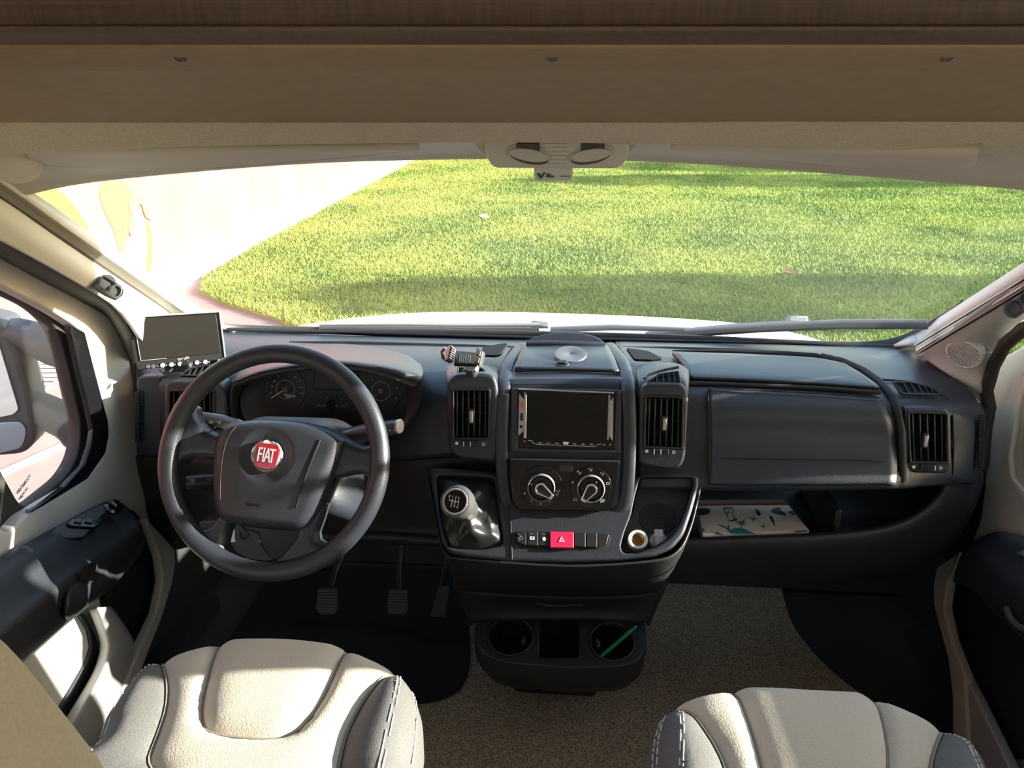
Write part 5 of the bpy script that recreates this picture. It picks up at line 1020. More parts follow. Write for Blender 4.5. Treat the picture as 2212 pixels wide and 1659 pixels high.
for s, x, y in (('R', 972, 1072.5), ('1', 978.5, 1073.5), ('3', 985, 1075), ('5', 991.5, 1076.5), ('2', 975, 1092.5), ('4', 981.5, 1094), ('6', 988.5, 1095.5)): ptext('digit', s, kd, x, y, 6.0, 'white', kn, c=.0016, rot=R(-9), sx=.85)
b = MB()
for x0, y0, x1, y1 in ((971, 1078, 972, 1081), (972, 1081, 991, 1085.5), (978, 1079, 976.5, 1088.5), (984.5, 1080, 983, 1090), (991.5, 1081.5, 990, 1091)):
    p0, p1 = Vector(kd.px(x0, y0)), Vector(kd.px(x1, y1)); d = p1 - p0; m = (p0 + p1) / 2; b.box((0, 0, .0018), (.0011, d.length + .001, .0006), Frame(kd.w(m.x, m.y), kd.n, kd.u * d.x + kd.v * d.y))
b.out('shift_lines', 'white', kn, smooth=False)

# ================================================================== LOWER CUP HOLDER CONSOLE
cz = .225
cuf = Frame(at(1215, 1385, Z=cz), (0, -.30, .955), (0, 1, 0))
cup = thing('cup_holder_console', at(1215, 1385, Z=.10), 'black lower console with two round cup holders near the floor', 'cup holder')
patch('console_wall', [[(985, 1262, 1.345), (1030, 1276, 1.325), (1222, 1286, 1.32), (1395, 1280, 1.325), (1435, 1262, 1.345)], [(1002, 1300, 1.36), (1040, 1308, 1.345), (1222, 1312, 1.345), (1385, 1310, 1.345), (1416, 1300, 1.36)], [(1018, 1345, 1.36), (1050, 1342, 1.34), (1222, 1338, 1.34), (1375, 1342, 1.34), (1398, 1345, 1.36)]], 'dash_lower', cup, 4, 3, .004)
for x, X2 in ((985, 1022), (1435, 1396)):
    patch('side_wall', [[(x, 1262, 1.345), (x, 1240, 1.42), (x, 1215, 1.52)], [((x + X2) / 2, 1305, 1.36), ((x + X2) / 2, 1285, 1.44), ((x + X2) / 2, 1250, 1.54)], [(X2, 1350, 1.355), (X2, 1330, 1.44), (X2, 1290, 1.54)]], 'dash_lower', cup, 3, 3, .006)
tray = [(1024, 1345), (1050, 1332), (1222, 1326), (1380, 1334), (1396, 1348), (1394, 1400), (1380, 1428), (1340, 1440), (1222, 1442), (1090, 1432), (1046, 1415), (1028, 1385)]
h1 = [Vector(p) for p in circ(cuf.px(1103, 1375), (cuf.px(1152, 1375)[0] - cuf.px(1054, 1375)[0]) / 2, 36)]
hh = [cuf.px(1103, 1334), cuf.px(1103, 1415)]; ry = abs(hh[0][1] - hh[1][1]) / 2
h1 = circ(cuf.px(1103, 1375), (cuf.px(1152, 1375)[0] - cuf.px(1054, 1375)[0]) / 2, 36, ry)
h2 = circ(cuf.px(1322, 1386), (cuf.px(1371, 1386)[0] - cuf.px(1275, 1386)[0]) / 2, 36, ry)
hs = rc(cuf.pts([(1166, 1334), (1250, 1336), (1250, 1420), (1164, 1420)]), .006)
plate('tray_top', cuf, rc(cuf.pts(tray), .02), .012, 'dash', cup, [h1, h2, hs], bev=.003)
for i, h in enumerate((h1, h2)):
    c = sum((Vector(p) for p in h), Vector((0, 0))) / len(h); b = MB()
    b.grid([[cuf.w(c.x + (p[0] - c.x) * s, c.y + (p[1] - c.y) * s, z) for p in h] for s, z in ((1.01, -.004), (.97, -.03), (.93, -.062), (.90, -.068), (.02, -.068))], True); cp = b.out('cup_well', 'black', cup)
    tube('well_rim', [cuf.w(p[0], p[1], .001) for p in h], .0022, 'dash', cp, 8, closed=True)
    s = 1 if i else -1
    box('retaining_tab', (c.x + (-.028 if i else .028), c.y + .010, -.03), (.012, .02, .02), 'grip', cp, cuf, .005)
b = MB(); b.grid([[cuf.w(p.x, p.y, z) for p in hs] for z in (-.003, -.06)], True); b.add([cuf.w(p.x, p.y, -.06) for p in hs], [tuple(range(len(hs)))]); b.out('square_well', 'deep', cup)
fz = [(cuf.w(p.x, p.y, -.006)) for p in rc(cuf.pts(tray), .02)]
b = MB(); cen = sum(fz, Vector()) / len(fz)
rr_ = []
for s, dz, dy in ((1.0, 0, 0), (1.012, -.012, 0), (1.0, -.034, .0), (1.004, -.040, .0), (.93, -.075, .015), (.80, -.10, .05)):
    rr_.append([Vector((cen.x + (p.x - cen.x) * s, cen.y + (p.y - cen.y) * s + dy, p.z + dz)) for p in fz])
b.grid(rr_, True); b.add(rr_[-1], [tuple(range(len(fz)))]); b.out('console_bowl', 'dash_lower', cup)
b = MB(); b.box((.018, 1.55, .16), (.20, .34, .30)); b.out('console_core', 'dash_lower', cup, bevel=.02)
tube('console_handle', [V3(p) for p in [(1160, 1303, 1.335), (1175, 1307, 1.328), (1215, 1309, 1.325), (1258, 1306, 1.333)]], .003, 'door_black', cup, 6)
# green pen
pn = thing('pen', at(1335, 1392, Z=cz), 'green pen lying in the right cup holder', 'pen')
p0, p1 = cuf.w(*cuf.px(1293, 1420), -.004), cuf.w(*cuf.px(1374, 1362), .016); dr = (p1 - p0)
tube('barrel', [p0 + dr * t for t in (0, .06, .10, .5, .80, .86)], [.0012, .003, .0042, .0046, .0046, .0042], 'green', pn, 14)
tube('push_button', [p0 + dr * t for t in (.86, .87, .99, 1.0)], [.0028, .0030, .0030, .002], 'green', pn, 12)
tube('pocket_clip', [p0 + dr * t + cuf.n * h for t, h in ((.84, .004), (.82, .0065), (.55, .0065), (.52, .0055))], .0012, 'green', pn, 6)
# ================================================================== INSTRUMENT HOOD AND DIALS
hb = [(515, 800, 1.50), (560, 768, 1.60), (625, 746, 1.655), (720, 742, 1.665), (800, 748, 1.655), (870, 762, 1.62), (908, 785, 1.52)]
hm = [(508, 812, 1.42), (560, 784, 1.46), (630, 765, 1.49), (720, 760, 1.50), (800, 765, 1.49), (880, 775, 1.47), (914, 800, 1.42)]
ht = [(502, 822, 1.345), (560, 799, 1.335), (640, 784, 1.325), (720, 778, 1.32), (800, 785, 1.315), (860, 796, 1.312), (912, 812, 1.325)]
hl_ = [(503, 830, 1.340), (562, 808, 1.326), (640, 795, 1.315), (720, 790, 1.31), (800, 800, 1.305), (855, 815, 1.302), (902, 832, 1.318)]
hu = [(508, 836, 1.350), (566, 816, 1.340), (640, 803, 1.33), (720, 798, 1.325), (800, 808, 1.32), (850, 824, 1.318), (888, 838, 1.328)]
hi_ = [(520, 835, 1.45), (575, 815, 1.46), (640, 802, 1.465), (720, 797, 1.465), (795, 803, 1.46), (845, 815, 1.455), (875, 828, 1.45)]
patch('instrument_hood', [hb, hm, ht, hl_, hu, hi_], 'dash', dash, 5, 4, .003, label='arched hood over the dials')
for a, b_ in (([(503, 824, 1.342), (496, 860, 1.365), (500, 900, 1.38), (520, 935, 1.39)], [(520, 836, 1.415), (516, 860, 1.405), (522, 900, 1.402), (545, 935, 1.40)]),
              ([(912, 812, 1.328), (912, 850, 1.345), (900, 900, 1.365), (860, 950, 1.385)], [(880, 830, 1.41), (882, 860, 1.405), (870, 900, 1.40), (835, 945, 1.398)])):
    patch('hood_side', [a, b_], 'dash', dash, 4, 3, .006)
clf = facing(690, 860, 1.396, 16)
inst = pplate('instrument_panel', clf, [(515, 838), (560, 808), (640, 792), (740, 790), (830, 802), (890, 830), (884, 880), (860, 930), (820, 950), (560, 940), (522, 900)], .012, 'dial', dash, .02, c=.004, bev=.002, label='dark instrument panel with four dials')
cg = clf.lift(.0045)
def gauge(cx, cy, rpx, ticks, a0, a1, nums, needle, inner, nh):
    c = cg.px(cx, cy); r = cg.px(cx + rpx, cy)[0] - c[0]
    d = plate('gauge', cg, circ(c, r, 48), .003, 'dial', inst, c=.0008, bev=.0004)
    if inner: plate('gauge_ring', cg, circ(c, r * inner, 40), .0008, 'dimprint', d, [circ(c, r * (inner - .03), 40)], c=.0014, bev=0)
    b = MB()
    for i in range(ticks):
        a = R(a0 + (a1 - a0) * i / (ticks - 1)); l = .10 if i % 2 else .06; rr = r * (.94 - l / 2)
        b.box((0, 0, .0012), (r * l, .0009, .0005), Frame(cg.w(c[0] + math.cos(a) * rr, c[1] + math.sin(a) * rr), cg.n, cg.u * -math.sin(a) + cg.v * math.cos(a)))
    b.out('scale_marks', 'dimprint', d, smooth=False)
    for s, x, y in nums: ptext('digits', s, cg, x, y, nh, 'dimprint', d, c=.0013)
    a = R(needle[0]); L = r * needle[1]; s0 = r * needle[2]
    nd = MB(); m = (L + s0) / 2; nd.box((0, 0, .003), (L - s0, .0014, .001), Frame(cg.w(c[0] + math.cos(a) * m, c[1] + math.sin(a) * m), cg.n, cg.u * -math.sin(a) + cg.v * math.cos(a))); nd.out('needle', needle[3], d, smooth=False)
    lathe('needle_hub', cg, [(r * .14, .001), (r * .13, .004), (.0005, .0048)], 'grip', d, 20, c)
    return d
g1 = gauge(617, 841, 45, 19, 215, -35, [('10', 585, 849), ('30', 588, 835), ('50', 593.5, 823.5), ('70', 601, 813), ('90', 612, 807.5), ('110', 626, 808), ('130', 637, 815), ('150', 645, 824), ('170', 650, 836.5), ('190', 651, 849.5)], (212, .80, .16, 'white'), .46, 5)
plate('trip_display', cg, rc(cg.pts([(611, 850), (640, 854), (638, 858), (620, 859)]), .001), .0008, 'dimprint', g1, c=.0016, bev=0)
g2 = gauge(823, 845, 45, 13, 205, -25, [('2', 805, 821), ('3', 826, 813.5), ('4', 845, 821.5), ('5', 857, 838.5), ('6', 856, 860)], (215, .42, .2, 'dimprint'), .46, 6)
g3 = gauge(703, 876, 23, 7, 180, 60, [('F', 706, 860), ('E', 690, 874)], (182, .85, .15, 'redneedle'), 0, 4.5)
g4 = gauge(728, 876, 23, 7, 120, 0, [('H', 750, 874), ('C', 738, 862)], (356, .85, .3, 'redneedle'), 0, 4.5)
pplate('display_window', cg, [(678, 800), (770, 800), (790, 842), (678, 842)], .002, 'dial', inst, .002, c=.001)

# ================================================================== STEERING COLUMN AND STALKS
wc0 = at(590, 995, 1.132); TL = 27
wf = Frame(wc0, (0, -math.cos(R(TL)), math.sin(R(TL))))
colm = thing('steering_column', wf.w(0, 0, -.20), 'black steering column with three stalks behind the wheel', 'steering column')
b = MB(); rows = []
for z, w, h, dy in ((-.055, .085, .072, -.005), (-.07, .10, .085, -.005), (-.14, .115, .095, -.01), (-.22, .11, .09, -.012), (-.32, .09, .08, -.012)):
    ol = rc([(-w, -h + dy), (w, -h + dy), (w * .92, h * .75 + dy), (w * .6, h + dy), (-w * .6, h + dy), (-w * .92, h * .75 + dy)], .03); rows.append([wf.w(p.x, p.y, z) for p in ol])
b.grid(rows, True, True); b.out('shroud', 'dash', colm)
uf = Frame(at(560, 1165, 1.245), (0, -.97, .24))
lowp = pplate('lower_shroud', uf, [(424, 1128), (470, 1125), (640, 1128), (700, 1110), (690, 1160), (620, 1215), (500, 1215), (440, 1150)], .05, 'dash_lower', colm, .01, bev=.005, c=.0)
pplate('cover_flap', uf, [(510, 1120), (530, 1142), (560, 1150), (566, 1178), (600, 1222), (520, 1222), (508, 1160)], .01, 'dash', lowp, .004, c=.004, bev=.002)
pplate('white_sticker', uf, [(507, 1141), (519, 1170), (499, 1170)], .0015, 'white', lowp, .0005, c=.003, bev=.0003)
c = uf.px(529, 1154); lathe('bolt', uf, [(.010, .003), (.010, .006), (.006, .007), (.005, .003), (.001, .003)], 'black', lowp, 18, c)
ig = Frame(at(762, 1078, 1.262), (.15, -.95, .2))
pplate('ignition_cover', ig, [(732, 1042), (760, 1040), (786, 1046), (776, 1080), (755, 1108), (738, 1098)], .04, 'pale_disc', colm, .01, bev=.004)
tube('right_stalk', [V3(p) for p in [(700, 960, 1.25), (758, 942, 1.225), (790, 934, 1.215), (832, 927, 1.205)]], [.017, .0165, .0155, .0135], 'grip', colm, 18)
sk = Frame(at(845, 924, 1.200), (.80, -.58, .18)); tube('right_stalk', [at(800, 932, 1.213), at(832, 926, 1.205), at(862, 921, 1.197)], [.0145, .0140, .0125], 'grip', colm, 18)
ef_ = Frame(at(863, 921, 1.1965), (.93, -.34, .12)); lathe('stalk_cap', ef_, [(.0128, -.003), (.0128, .001), (.0115, .002), (.001, .0024)], 'silver', colm, 24)
mk = Frame(at(848, 926, 1.188), (.2, -.97, .15)); b = MB()
for s in ((0, 0, .004), (.006, .002, .003), (-.005, -.003, .003)): b.box((s[0], s[1], .0), (s[2], .001, .0005), mk)
b.out('stalk_print', 'white', colm, smooth=False)
tube('left_stalk', [at(520, 925, 1.245), at(480, 913, 1.225), at(445, 906, 1.215), at(412, 901, 1.21)], [.015, .0145, .013, .0115], 'grip', colm, 18)
lf_ = Frame(at(455, 911, 1.2005), (0, -.97, .24))
for x, y, k in ((430, 904, 0), (457, 912, 0), (475, 912, 1)):
    c = lf_.px(x, y)
    if k: plate('stalk_print', lf_, circ(c, .003, 10), .0005, 'white', colm, [circ(c, .0016, 10)], c=.0025, bev=0)
    else: plate('stalk_print', lf_, [Vector((c[0] + a, c[1] + b2)) for a, b2 in ((-.004, -.002), (.002, -.0026), (.0035, 0), (.002, .0026), (-.004, .002))], .0005, 'white', colm, c=.0025, bev=0)
tube('cruise_stalk', [at(475, 1040, 1.215), at(440, 1041, 1.205), at(425, 1041.5, 1.20)], [.0145, .0145, .0142], 'black', colm, 20)
tube('cruise_stalk', [at(427, 1041.5, 1.201), at(408, 1042, 1.196), at(402, 1042, 1.194)], [.0132, .0126, .0112], 'black', colm, 20)
cf_ = Frame(at(415, 1040, 1.184), (0, -.97, .24)); ptext('stalk_print', 'CANC', cf_, 415, 1036.5, 3.6, 'dimprint', colm, c=.0005); ptext('stalk_print', 'RES', cf_, 416, 1041.5, 3.6, 'dimprint', colm, c=.0005)
ptext('stalk_print', '- O =', cf_, 447, 1038, 4.5, 'dimprint', colm, c=-.008, rot=R(-8))

# ================================================================== STEERING WHEEL
sw = thing('steering_wheel', wf.o, 'dark four-spoke steering wheel with red round badge', 'steering wheel')
RW, rt_ = .1845, .0165
tube('rim', [wf.w(math.cos(t) * RW, math.sin(t) * RW, 0) for t in np.linspace(0, 2 * math.pi, 97)[:-1]], rt_, 'wheel', sw, 20, closed=True)
RI = RW - .004
def rimpt(a): return Vector((math.cos(R(a)) * RI, math.sin(R(a)) * RI))
def W(l): return [Vector(p) for p in wf.pts(l)]
def rim_arc(a0, a1, n=8): return [rimpt(a0 + (a1 - a0) * i / n) for i in range(n + 1)]
def ang(x, y): p = wf.px(x, y); return math.degrees(math.atan2(p[1], p[0]))
def spoke_h(th):
    return lambda P, d: -.020 + .016 * np.sqrt(np.clip(1 - (1 - np.clip(d / th, 0, 1)) ** 2, 0, 1)) + .004 * np.clip((np.hypot(P[:, 0], P[:, 1]) - .12) / .05, 0, 1)
lsp = W([(480, 925), (462, 937), (440, 927), (425, 912), (418, 895), (416, 878)]) + rim_arc(ang(398, 865), ang(368, 1000) % 360) + W([(384, 1002), (395, 993), (412, 988), (435, 988), (470, 992), (490, 990)])
puff('spoke', wf, lsp, .004, spoke_h(.014), 'wheel', sw, skirt=-.035, label='left spoke')
rsp = W([(735, 940), (758, 953), (780, 962), (792, 960), (800, 948), (803, 935)]) + rim_arc(ang(806, 930), ang(802, 1062)) + W([(796, 1040), (790, 1030), (778, 1024), (760, 1025), (722, 1034), (700, 1030)])
puff('spoke', wf, rsp, .004, spoke_h(.014), 'wheel', sw, skirt=-.035, label='right spoke')
bsp = W([(470, 1105), (460, 1126), (448, 1140), (430, 1147), (412, 1140)]) + rim_arc(ang(405, 1130), ang(730, 1175) , 14) + W([(712, 1172), (694, 1174), (683, 1168), (680, 1152), (690, 1125), (700, 1090), (660, 1100), (640, 1120), (638, 1150), (626, 1172), (606, 1197), (588, 1210), (555, 1216), (516, 1211), (490, 1196), (479, 1176), (482, 1152), (496, 1128), (500, 1100)])
puff('spoke', wf, bsp, .004, spoke_h(.012), 'wheel', sw, skirt=-.035, label='lower double spoke')
for l in ([(432, 873), (402, 885), (386, 915), (384, 928), (395, 934), (440, 934), (455, 930), (463, 920)], [(757, 972), (758, 980), (775, 989), (795, 988), (801, 968), (803, 945)]):
    tube('spoke_line', [wf.w(*p, -.0055) for p in [tuple(v) for v in cr(W(l), 4, False)]], .0012, 'deep', sw, 5)
hubpx = [(490, 917), (519, 909), (560, 906), (600, 906), (661, 912), (711, 927), (743, 948), (741, 970), (728, 1010), (711, 1050), (688, 1106), (671, 1134), (655, 1145), (635, 1148), (566, 1143), (492, 1131), (468, 1116), (461, 1090), (460, 1040), (462, 970), (472, 935)]
hc_ = wf.px(596, 1022)
def hub_h(P, d):
    r2 = ((P[:, 0] - hc_[0]) / .13) ** 2 + ((P[:, 1] - hc_[1]) / .11) ** 2
    bx_, by_ = wf.px(586, 985); rb = np.hypot(P[:, 0] - bx_, P[:, 1] - by_)
    return -.012 + .024 * np.sqrt(np.clip(1 - (1 - np.clip(d / .022, 0, 1)) ** 2, 0, 1)) + .012 * np.clip(1 - r2, 0, 1) - .006 * np.clip(1 - (rb / .047) ** 4, 0, 1)
hub = puff('airbag_cover', wf, [Vector(p) for p in cr(W(hubpx), 4)], .0032, hub_h, 'wheel', sw, skirt=-.05)
def on_hub(px_, py_):
    p = np.array([wf.px(px_, py_)]); ol = [Vector(q) for q in cr(W(hubpx), 4)]; return float(hub_h(p, seg_dist(p, ol))[0])
for l in ([(516, 922), (504, 940), (495, 965), (488, 1010), (485, 1078)], [(698, 951), (690, 975), (676, 1010), (660, 1055), (648, 1096)]):
    tube('cover_line', [wf.w(*wf.px(x, y), on_hub(x, y) + .0004) for x, y in [tuple(v) for v in cr([Vector(q) for q in l], 4, False)]], .0016, 'deep', hub, 6)
ptext('airbag_lettering', 'AIRBAG', wf, 557, 1090, 7, 'black', hub, c=on_hub(557, 1090) + .0008, rot=R(-5))
bc = wf.px(586.5, 985); bz = on_hub(586.5, 985)
bf = Frame(wf.w(bc[0], bc[1], bz + .001), wf.n, wf.v * math.cos(R(6)) + wf.u * math.sin(R(6)))
kb = wf.px(621, 985)[0] - bc[0]
bd = lathe('badge', bf, [(kb, -.003), (kb, .003), (kb * .93, .0055), (kb * .86, .0045), (.001, .0040)], 'chrome', sw, 40, label='chrome round badge with a red field')
rd = [(-.68, .62), (-.35, .70), (0, .72), (.35, .70), (.68, .62), (.70, 0), (.62, -.60), (.35, -.72), (0, -.76), (-.35, -.72), (-.62, -.60), (-.70, 0)]
plate('badge_field', bf, [Vector(p) * kb for p in cr(rd, 4)], .002, 'red', bd, c=.0056, bev=.0005)
for ch, x in (('F', -.40), ('I', -.155), ('A', .09), ('T', .375)):
    text('letter', ch, bf, (x * kb, -.02 * kb), kb * 1.22, 'white', bd, c=.0062, sx=.52, depth=.0005)

# ================================================================== REVERSING MONITOR ON THE DASH
mq = [at(271, 686, 1.43), at(473, 674, 1.52), at(486, 776, 1.50), at(297, 800, 1.41)]
mu = ((mq[1] - mq[0]) + (mq[2] - mq[3])).normalized(); mv = ((mq[0] - mq[3]) + (mq[1] - mq[2]))
mn = mu.cross(mv).normalized()
mo = sum(mq, Vector()) / 4; mf_ = Frame(mo, mn, mv)
mon = thing('monitor', mo - Vector((0, 0, .06)), 'black reversing monitor with a row of round buttons on the dashboard', 'monitor')
pplate('case', mf_, [(271, 686), (473, 674), (487, 776), (297, 800)], .032, 'black', mon, .004, bev=.002)
pplate('painted_top_light', mf_.lift(.006), [(271, 684), (474, 671), (474, 675), (271, 688)], .036, 'silver', mon, .001, bev=.001)  # silver strip paints the sunlight on top of the black case
pplate('painted_side_light', mf_.lift(.003), [(472, 672), (476, 673), (489, 776), (485, 777)], .034, 'dimprint', mon, .001, bev=.001)  # grey strip paints the sunlit right side of the case
pplate('screen', mf_, [(288, 690), (466, 678), (477, 762), (304, 779)], .002, 'dull_screen', mon, .001, c=.002, bev=.0005)
tube('screen_line', [mf_.w(*mf_.px(x, y), .002) for x, y in [(289, 692), (304, 779), (360, 774)]], .001, 'dimprint', mon, 5)
ptext('lettering', 'TFT LED', mf_, 396, 775, 4.6, 'white', mon, c=.0016, rot=R(6))
for i, x in enumerate((351, 370, 388.5, 407, 425, 443)):
    y = 789 - i * 1.4; c = mf_.px(x, y); bb = lathe('button', mf_, [(.0052, -.001), (.0052, .0025), (.0044, .0038), (.0005, .0040)], 'silver', mon, 18, c)
    c2 = mf_.px(x + 9, y); plate('print_dot', mf_, circ(c2, .0014, 8), .0006, 'white', mon, c=.0008, bev=0)
for x, y, r_ in ((320, 792, .0042), (331, 791.5, .0042), (341, 791, .0018), (473, 779, .003)): plate('indicator', mf_, circ(mf_.px(x, y), r_, 14), .002, 'silver' if r_ < .004 else 'grip', mon, c=.0012, bev=.0004)
b = MB(); ft = at(385, 800, 1.455); b.box((ft.x, ft.y + .02, ft.z + .004), (.06, .05, .03)); b.out('foot', 'black', mon, bevel=.006)
tube('cable', [at(345, 800, 1.42), at(352, 806, 1.405), at(366, 803, 1.405), at(372, 797, 1.42)], .0022, 'black', mon, 7)

# ================================================================== PHONE HOLDER
ph = Frame(at(1003, 772, 1.29), (.05, -.80, .60))
pho = thing('phone_holder', at(1018, 800, 1.33), 'black clamp phone holder fixed in the left centre vent', 'phone holder')
pplate('cradle', ph, [(985, 757), (1033, 761), (1030, 788), (980, 787)], .014, 'black', pho, .002, bev=.002)
pplate('cradle_face', ph, [(985, 759), (1029, 762), (1027, 786), (981, 784)], .002, 'mirror_plastic', pho, .001, c=.0015, bev=.0005)
for i in range(6): pplate('face_print', ph, [(993 + i * 4.5, 766 + (i % 3)), (994.6 + i * 4.5, 766 + (i % 3)), (993.6 + i * 4.5, 781), (992 + i * 4.5, 781)], .0006, 'dimprint', pho, 0, c=.0021, bev=0)
jl = Frame(at(967, 768, 1.28), (.55, -.72, .42)); jw = pplate('jaw', jl, [(970, 746), (981, 757), (980, 762), (974, 785), (962, 778), (966, 760)], .016, 'grip', pho, .002, c=.010, bev=.002)
for i in range(6): pplate('rib', jl, [(969.5 - i * 1.1 + 1, 752 + i * 4.4), (978 - i * 1.0, 757.5 + i * 4.4), (977.6 - i * 1.0, 759 + i * 4.4), (969 - i * 1.1 + 1, 753.6 + i * 4.4)], .003, 'silver', jw, .0004, c=.013, bev=.0004)
tube('knob_edge', [at(962, 752, 1.30), at(955, 760, 1.30), at(957, 772, 1.30), at(964, 778, 1.30)], .0035, 'grip', pho, 8)
jr = Frame(at(1036, 775, 1.275), (-.25, -.80, .52)); jw = pplate('jaw', jr, [(1034, 752), (1047, 762), (1040, 795), (1028, 786)], .016, 'grip', pho, .002, c=.010, bev=.002)
for q in ([(1036, 758), (1043.5, 763.5), (1041.5, 773), (1034.5, 768)], [(1033.8, 772), (1040.8, 777), (1038.5, 788), (1031.5, 783)]): pplate('pad', jr, q, .003, 'silver', jw, .001, c=.0125, bev=.0005)
tube('neck', [at(1016, 790, 1.305), at(1019, 800, 1.33), at(1020, 808, 1.355), at(1020, 812, 1.37)], [.010, .012, .012, .010], 'grip', pho, 16)
tube('neck_ring', [at(1006, 793, 1.31), at(1018, 797, 1.318), at(1030, 796, 1.31)], .006, 'grip', pho, 10)

# ================================================================== SEATS
def seat(name, lab, grp, sf, outer, bolL, bolR, insert, stitch, zsk):
    t = thing(name, sf.w(0, 0, -.30), lab, 'seat', grp)
    ol = [Vector(p) for p in cr(outer, 4)]; OL = resample(ol, .02)
    bl, br = [Vector(p) for p in bolL], [Vector(p) for p in bolR]
    def base(P):
        d = seg_dist(P, OL); rr = .055; k = np.clip(d / rr, 0, 1); h = -rr * (1 - np.sqrt(np.clip(1 - (1 - k) ** 2, 0, 1)))
        h += .030 * np.exp(-(np.minimum(seg_dist(P, bl, False), seg_dist(P, br, False)) * 0 + 0) ** 2) * 0
        return h
    def panel(p0, w): return lambda P, d: base(P) + p0 * (1 - np.exp(-np.clip(d, 0, 1) / w))
    ins = [Vector(p) for p in cr(insert, 5)]
    # the outline split along the bolster lines: left bolster, middle, right bolster
    OLa = np.array([tuple(p) for p in ol])
    def near(p): return int(np.argmin(np.hypot(OLa[:, 0] - p[0], OLa[:, 1] - p[1])))
    n = len(ol)
    def arc(i, j):
        out = [i]
        while out[-1] != j: out.append((out[-1] + 1) % n)
        return [ol[k] for k in out]
    li0, li1, ri0, ri1 = near(bl[0]), near(bl[-1]), near(br[0]), near(br[-1])
    blc, brc = [Vector(p) for p in cr(bl, 5, False)], [Vector(p) for p in cr(br, 5, False)]
    left = blc[:] + arc(li1, li0)[1:-1]            # outline runs clockwise: front left -> front right -> rear
    right = arc(ri0, ri1) + brc[::-1][1:-1]
    mid = arc(li0, ri0) + brc[1:-1] + arc(ri1, li1) + blc[::-1][1:-1]
    puff('cushion', sf, mid, .009, lambda P, d: base(P) + .014 * (1 - np.exp(-d / .018)) * (1 - np.exp(-(seg_dist(P, ins)) / .006)) - .03 * inside(P, ins) * np.clip(seg_dist(P, ins) / .015, 0, 1), 'seat_light', t, skirt=zsk, label='beige cushion middle')
    puff('centre_insert', sf, ins, .008, lambda P, d: base(P) + .0165 * (1 - np.exp(-d / .014)) + .0025, 'seat_light', t, label='raised beige centre insert')
    for q in (left, right): puff('side_bolster', sf, q, .008, lambda P, d: base(P) + .026 * (1 - np.exp(-d / .028)), 'seat_grey', t, skirt=zsk, label='grey side bolster')
    def topz(p, extra): P = np.array([tuple(p)[:2]]); return float(base(P)[0]) + extra
    tube('insert_piping', [sf.w(p.x, p.y, topz(p, .003)) for p in ins], .0018, 'seam', t, 5, closed=True)
    for q in (blc, brc): tube('bolster_piping', [sf.w(p.x, p.y, topz(p, .002)) for p in q], .0018, 'seam', t, 5)
    for ln, side in stitch:
        poly = left if side < 0 else right
        pts = [Vector(p) for p in cr([Vector(p) for p in ln], 10, False)]; b = MB(); acc = 0; i = 0
        Lp = [0]
        for k in range(1, len(pts)): Lp.append(Lp[-1] + (pts[k] - pts[k - 1]).length)
        s = 0
        while s < Lp[-1]:
            a = pts[min(range(len(Lp)), key=lambda k: abs(Lp[k] - s))]; e = pts[min(range(len(Lp)), key=lambda k: abs(Lp[k] - s - .0055))]
            if (e - a).length > .002:
                P = np.array([tuple(a)[:2], tuple(e)[:2]]); hz = base(P) + .026 * (1 - np.exp(-seg_dist(P, poly) / .028))
                b.tube([sf.w(a.x, a.y, float(hz[0]) + .0006), sf.w(e.x, e.y, float(hz[1]) + .0006)], .0011, 4)
            s += .0078
        b.out('stitching', 'thread', t, kind='stuff')
    return t
zc = .485
sfd = Frame(at(600, 1500, Z=zc), (0, .02, 1), (0, 1, 0))
P_ = lambda l: [Vector(p) for p in sfd.pts(l)]
Q_ = lambda l: [Vector((x - sfd.o.x, y - sfd.o.y)) for x, y in l]
douter = P_([(166, 1612), (200, 1553), (245, 1487), (292, 1435), (345, 1407), (420, 1384), (490, 1369), (560, 1365), (650, 1367), (750, 1381), (812, 1403), (868, 1432), (900, 1468), (911, 1515), (909, 1575), (898, 1640), (888, 1700)]) + Q_([(-.178, .55), (-.19, .36), (-.30, .30), (-.44, .29), (-.58, .30), (-.69, .36), (-.715, .55), (-.715, .70)])
seat('driver_seat', 'beige and grey driver seat below the steering wheel', 'cab seats', sfd, douter,
     P_([(345, 1407), (357, 1460), (361, 1492), (358, 1532), (345, 1577), (322, 1640), (300, 1720)]) + Q_([(-.60, .50), (-.58, .30)]), P_([(868, 1432), (828, 1463), (790, 1511), (762, 1560), (745, 1602), (732, 1660), (722, 1720)]) + Q_([(-.285, .50), (-.30, .30)]),
     P_([(488, 1376), (465, 1422), (447, 1487), (438, 1540), (443, 1574), (467, 1590), (520, 1598), (580, 1601), (625, 1594), (655, 1574), (690, 1528), (720, 1468), (746, 1402), (742, 1384), (650, 1371), (560, 1369)]),
     [(P_([(338, 1412), (300, 1440), (260, 1492), (222, 1570), (190, 1650), (165, 1760)]), -1), (P_([(342, 1420), (308, 1448), (270, 1500), (234, 1575), (202, 1655), (178, 1760)]), -1), (P_([(856, 1444), (859, 1475), (851, 1530), (834, 1610), (815, 1700)]), 1), (P_([(862, 1443), (866, 1475), (858, 1532), (842, 1612), (824, 1700)]), 1), (P_([(888, 1460), (899, 1500), (896, 1570), (884, 1650)]), 1)], -.20)
zp = .49
sfp = Frame(at(1750, 1560, Z=zp), (0, .02, 1), (0, 1, 0))
P_ = lambda l: [Vector(p) for p in sfp.pts(l)]
Q_ = lambda l: [Vector((x - sfp.o.x, y - sfp.o.y)) for x, y in l]
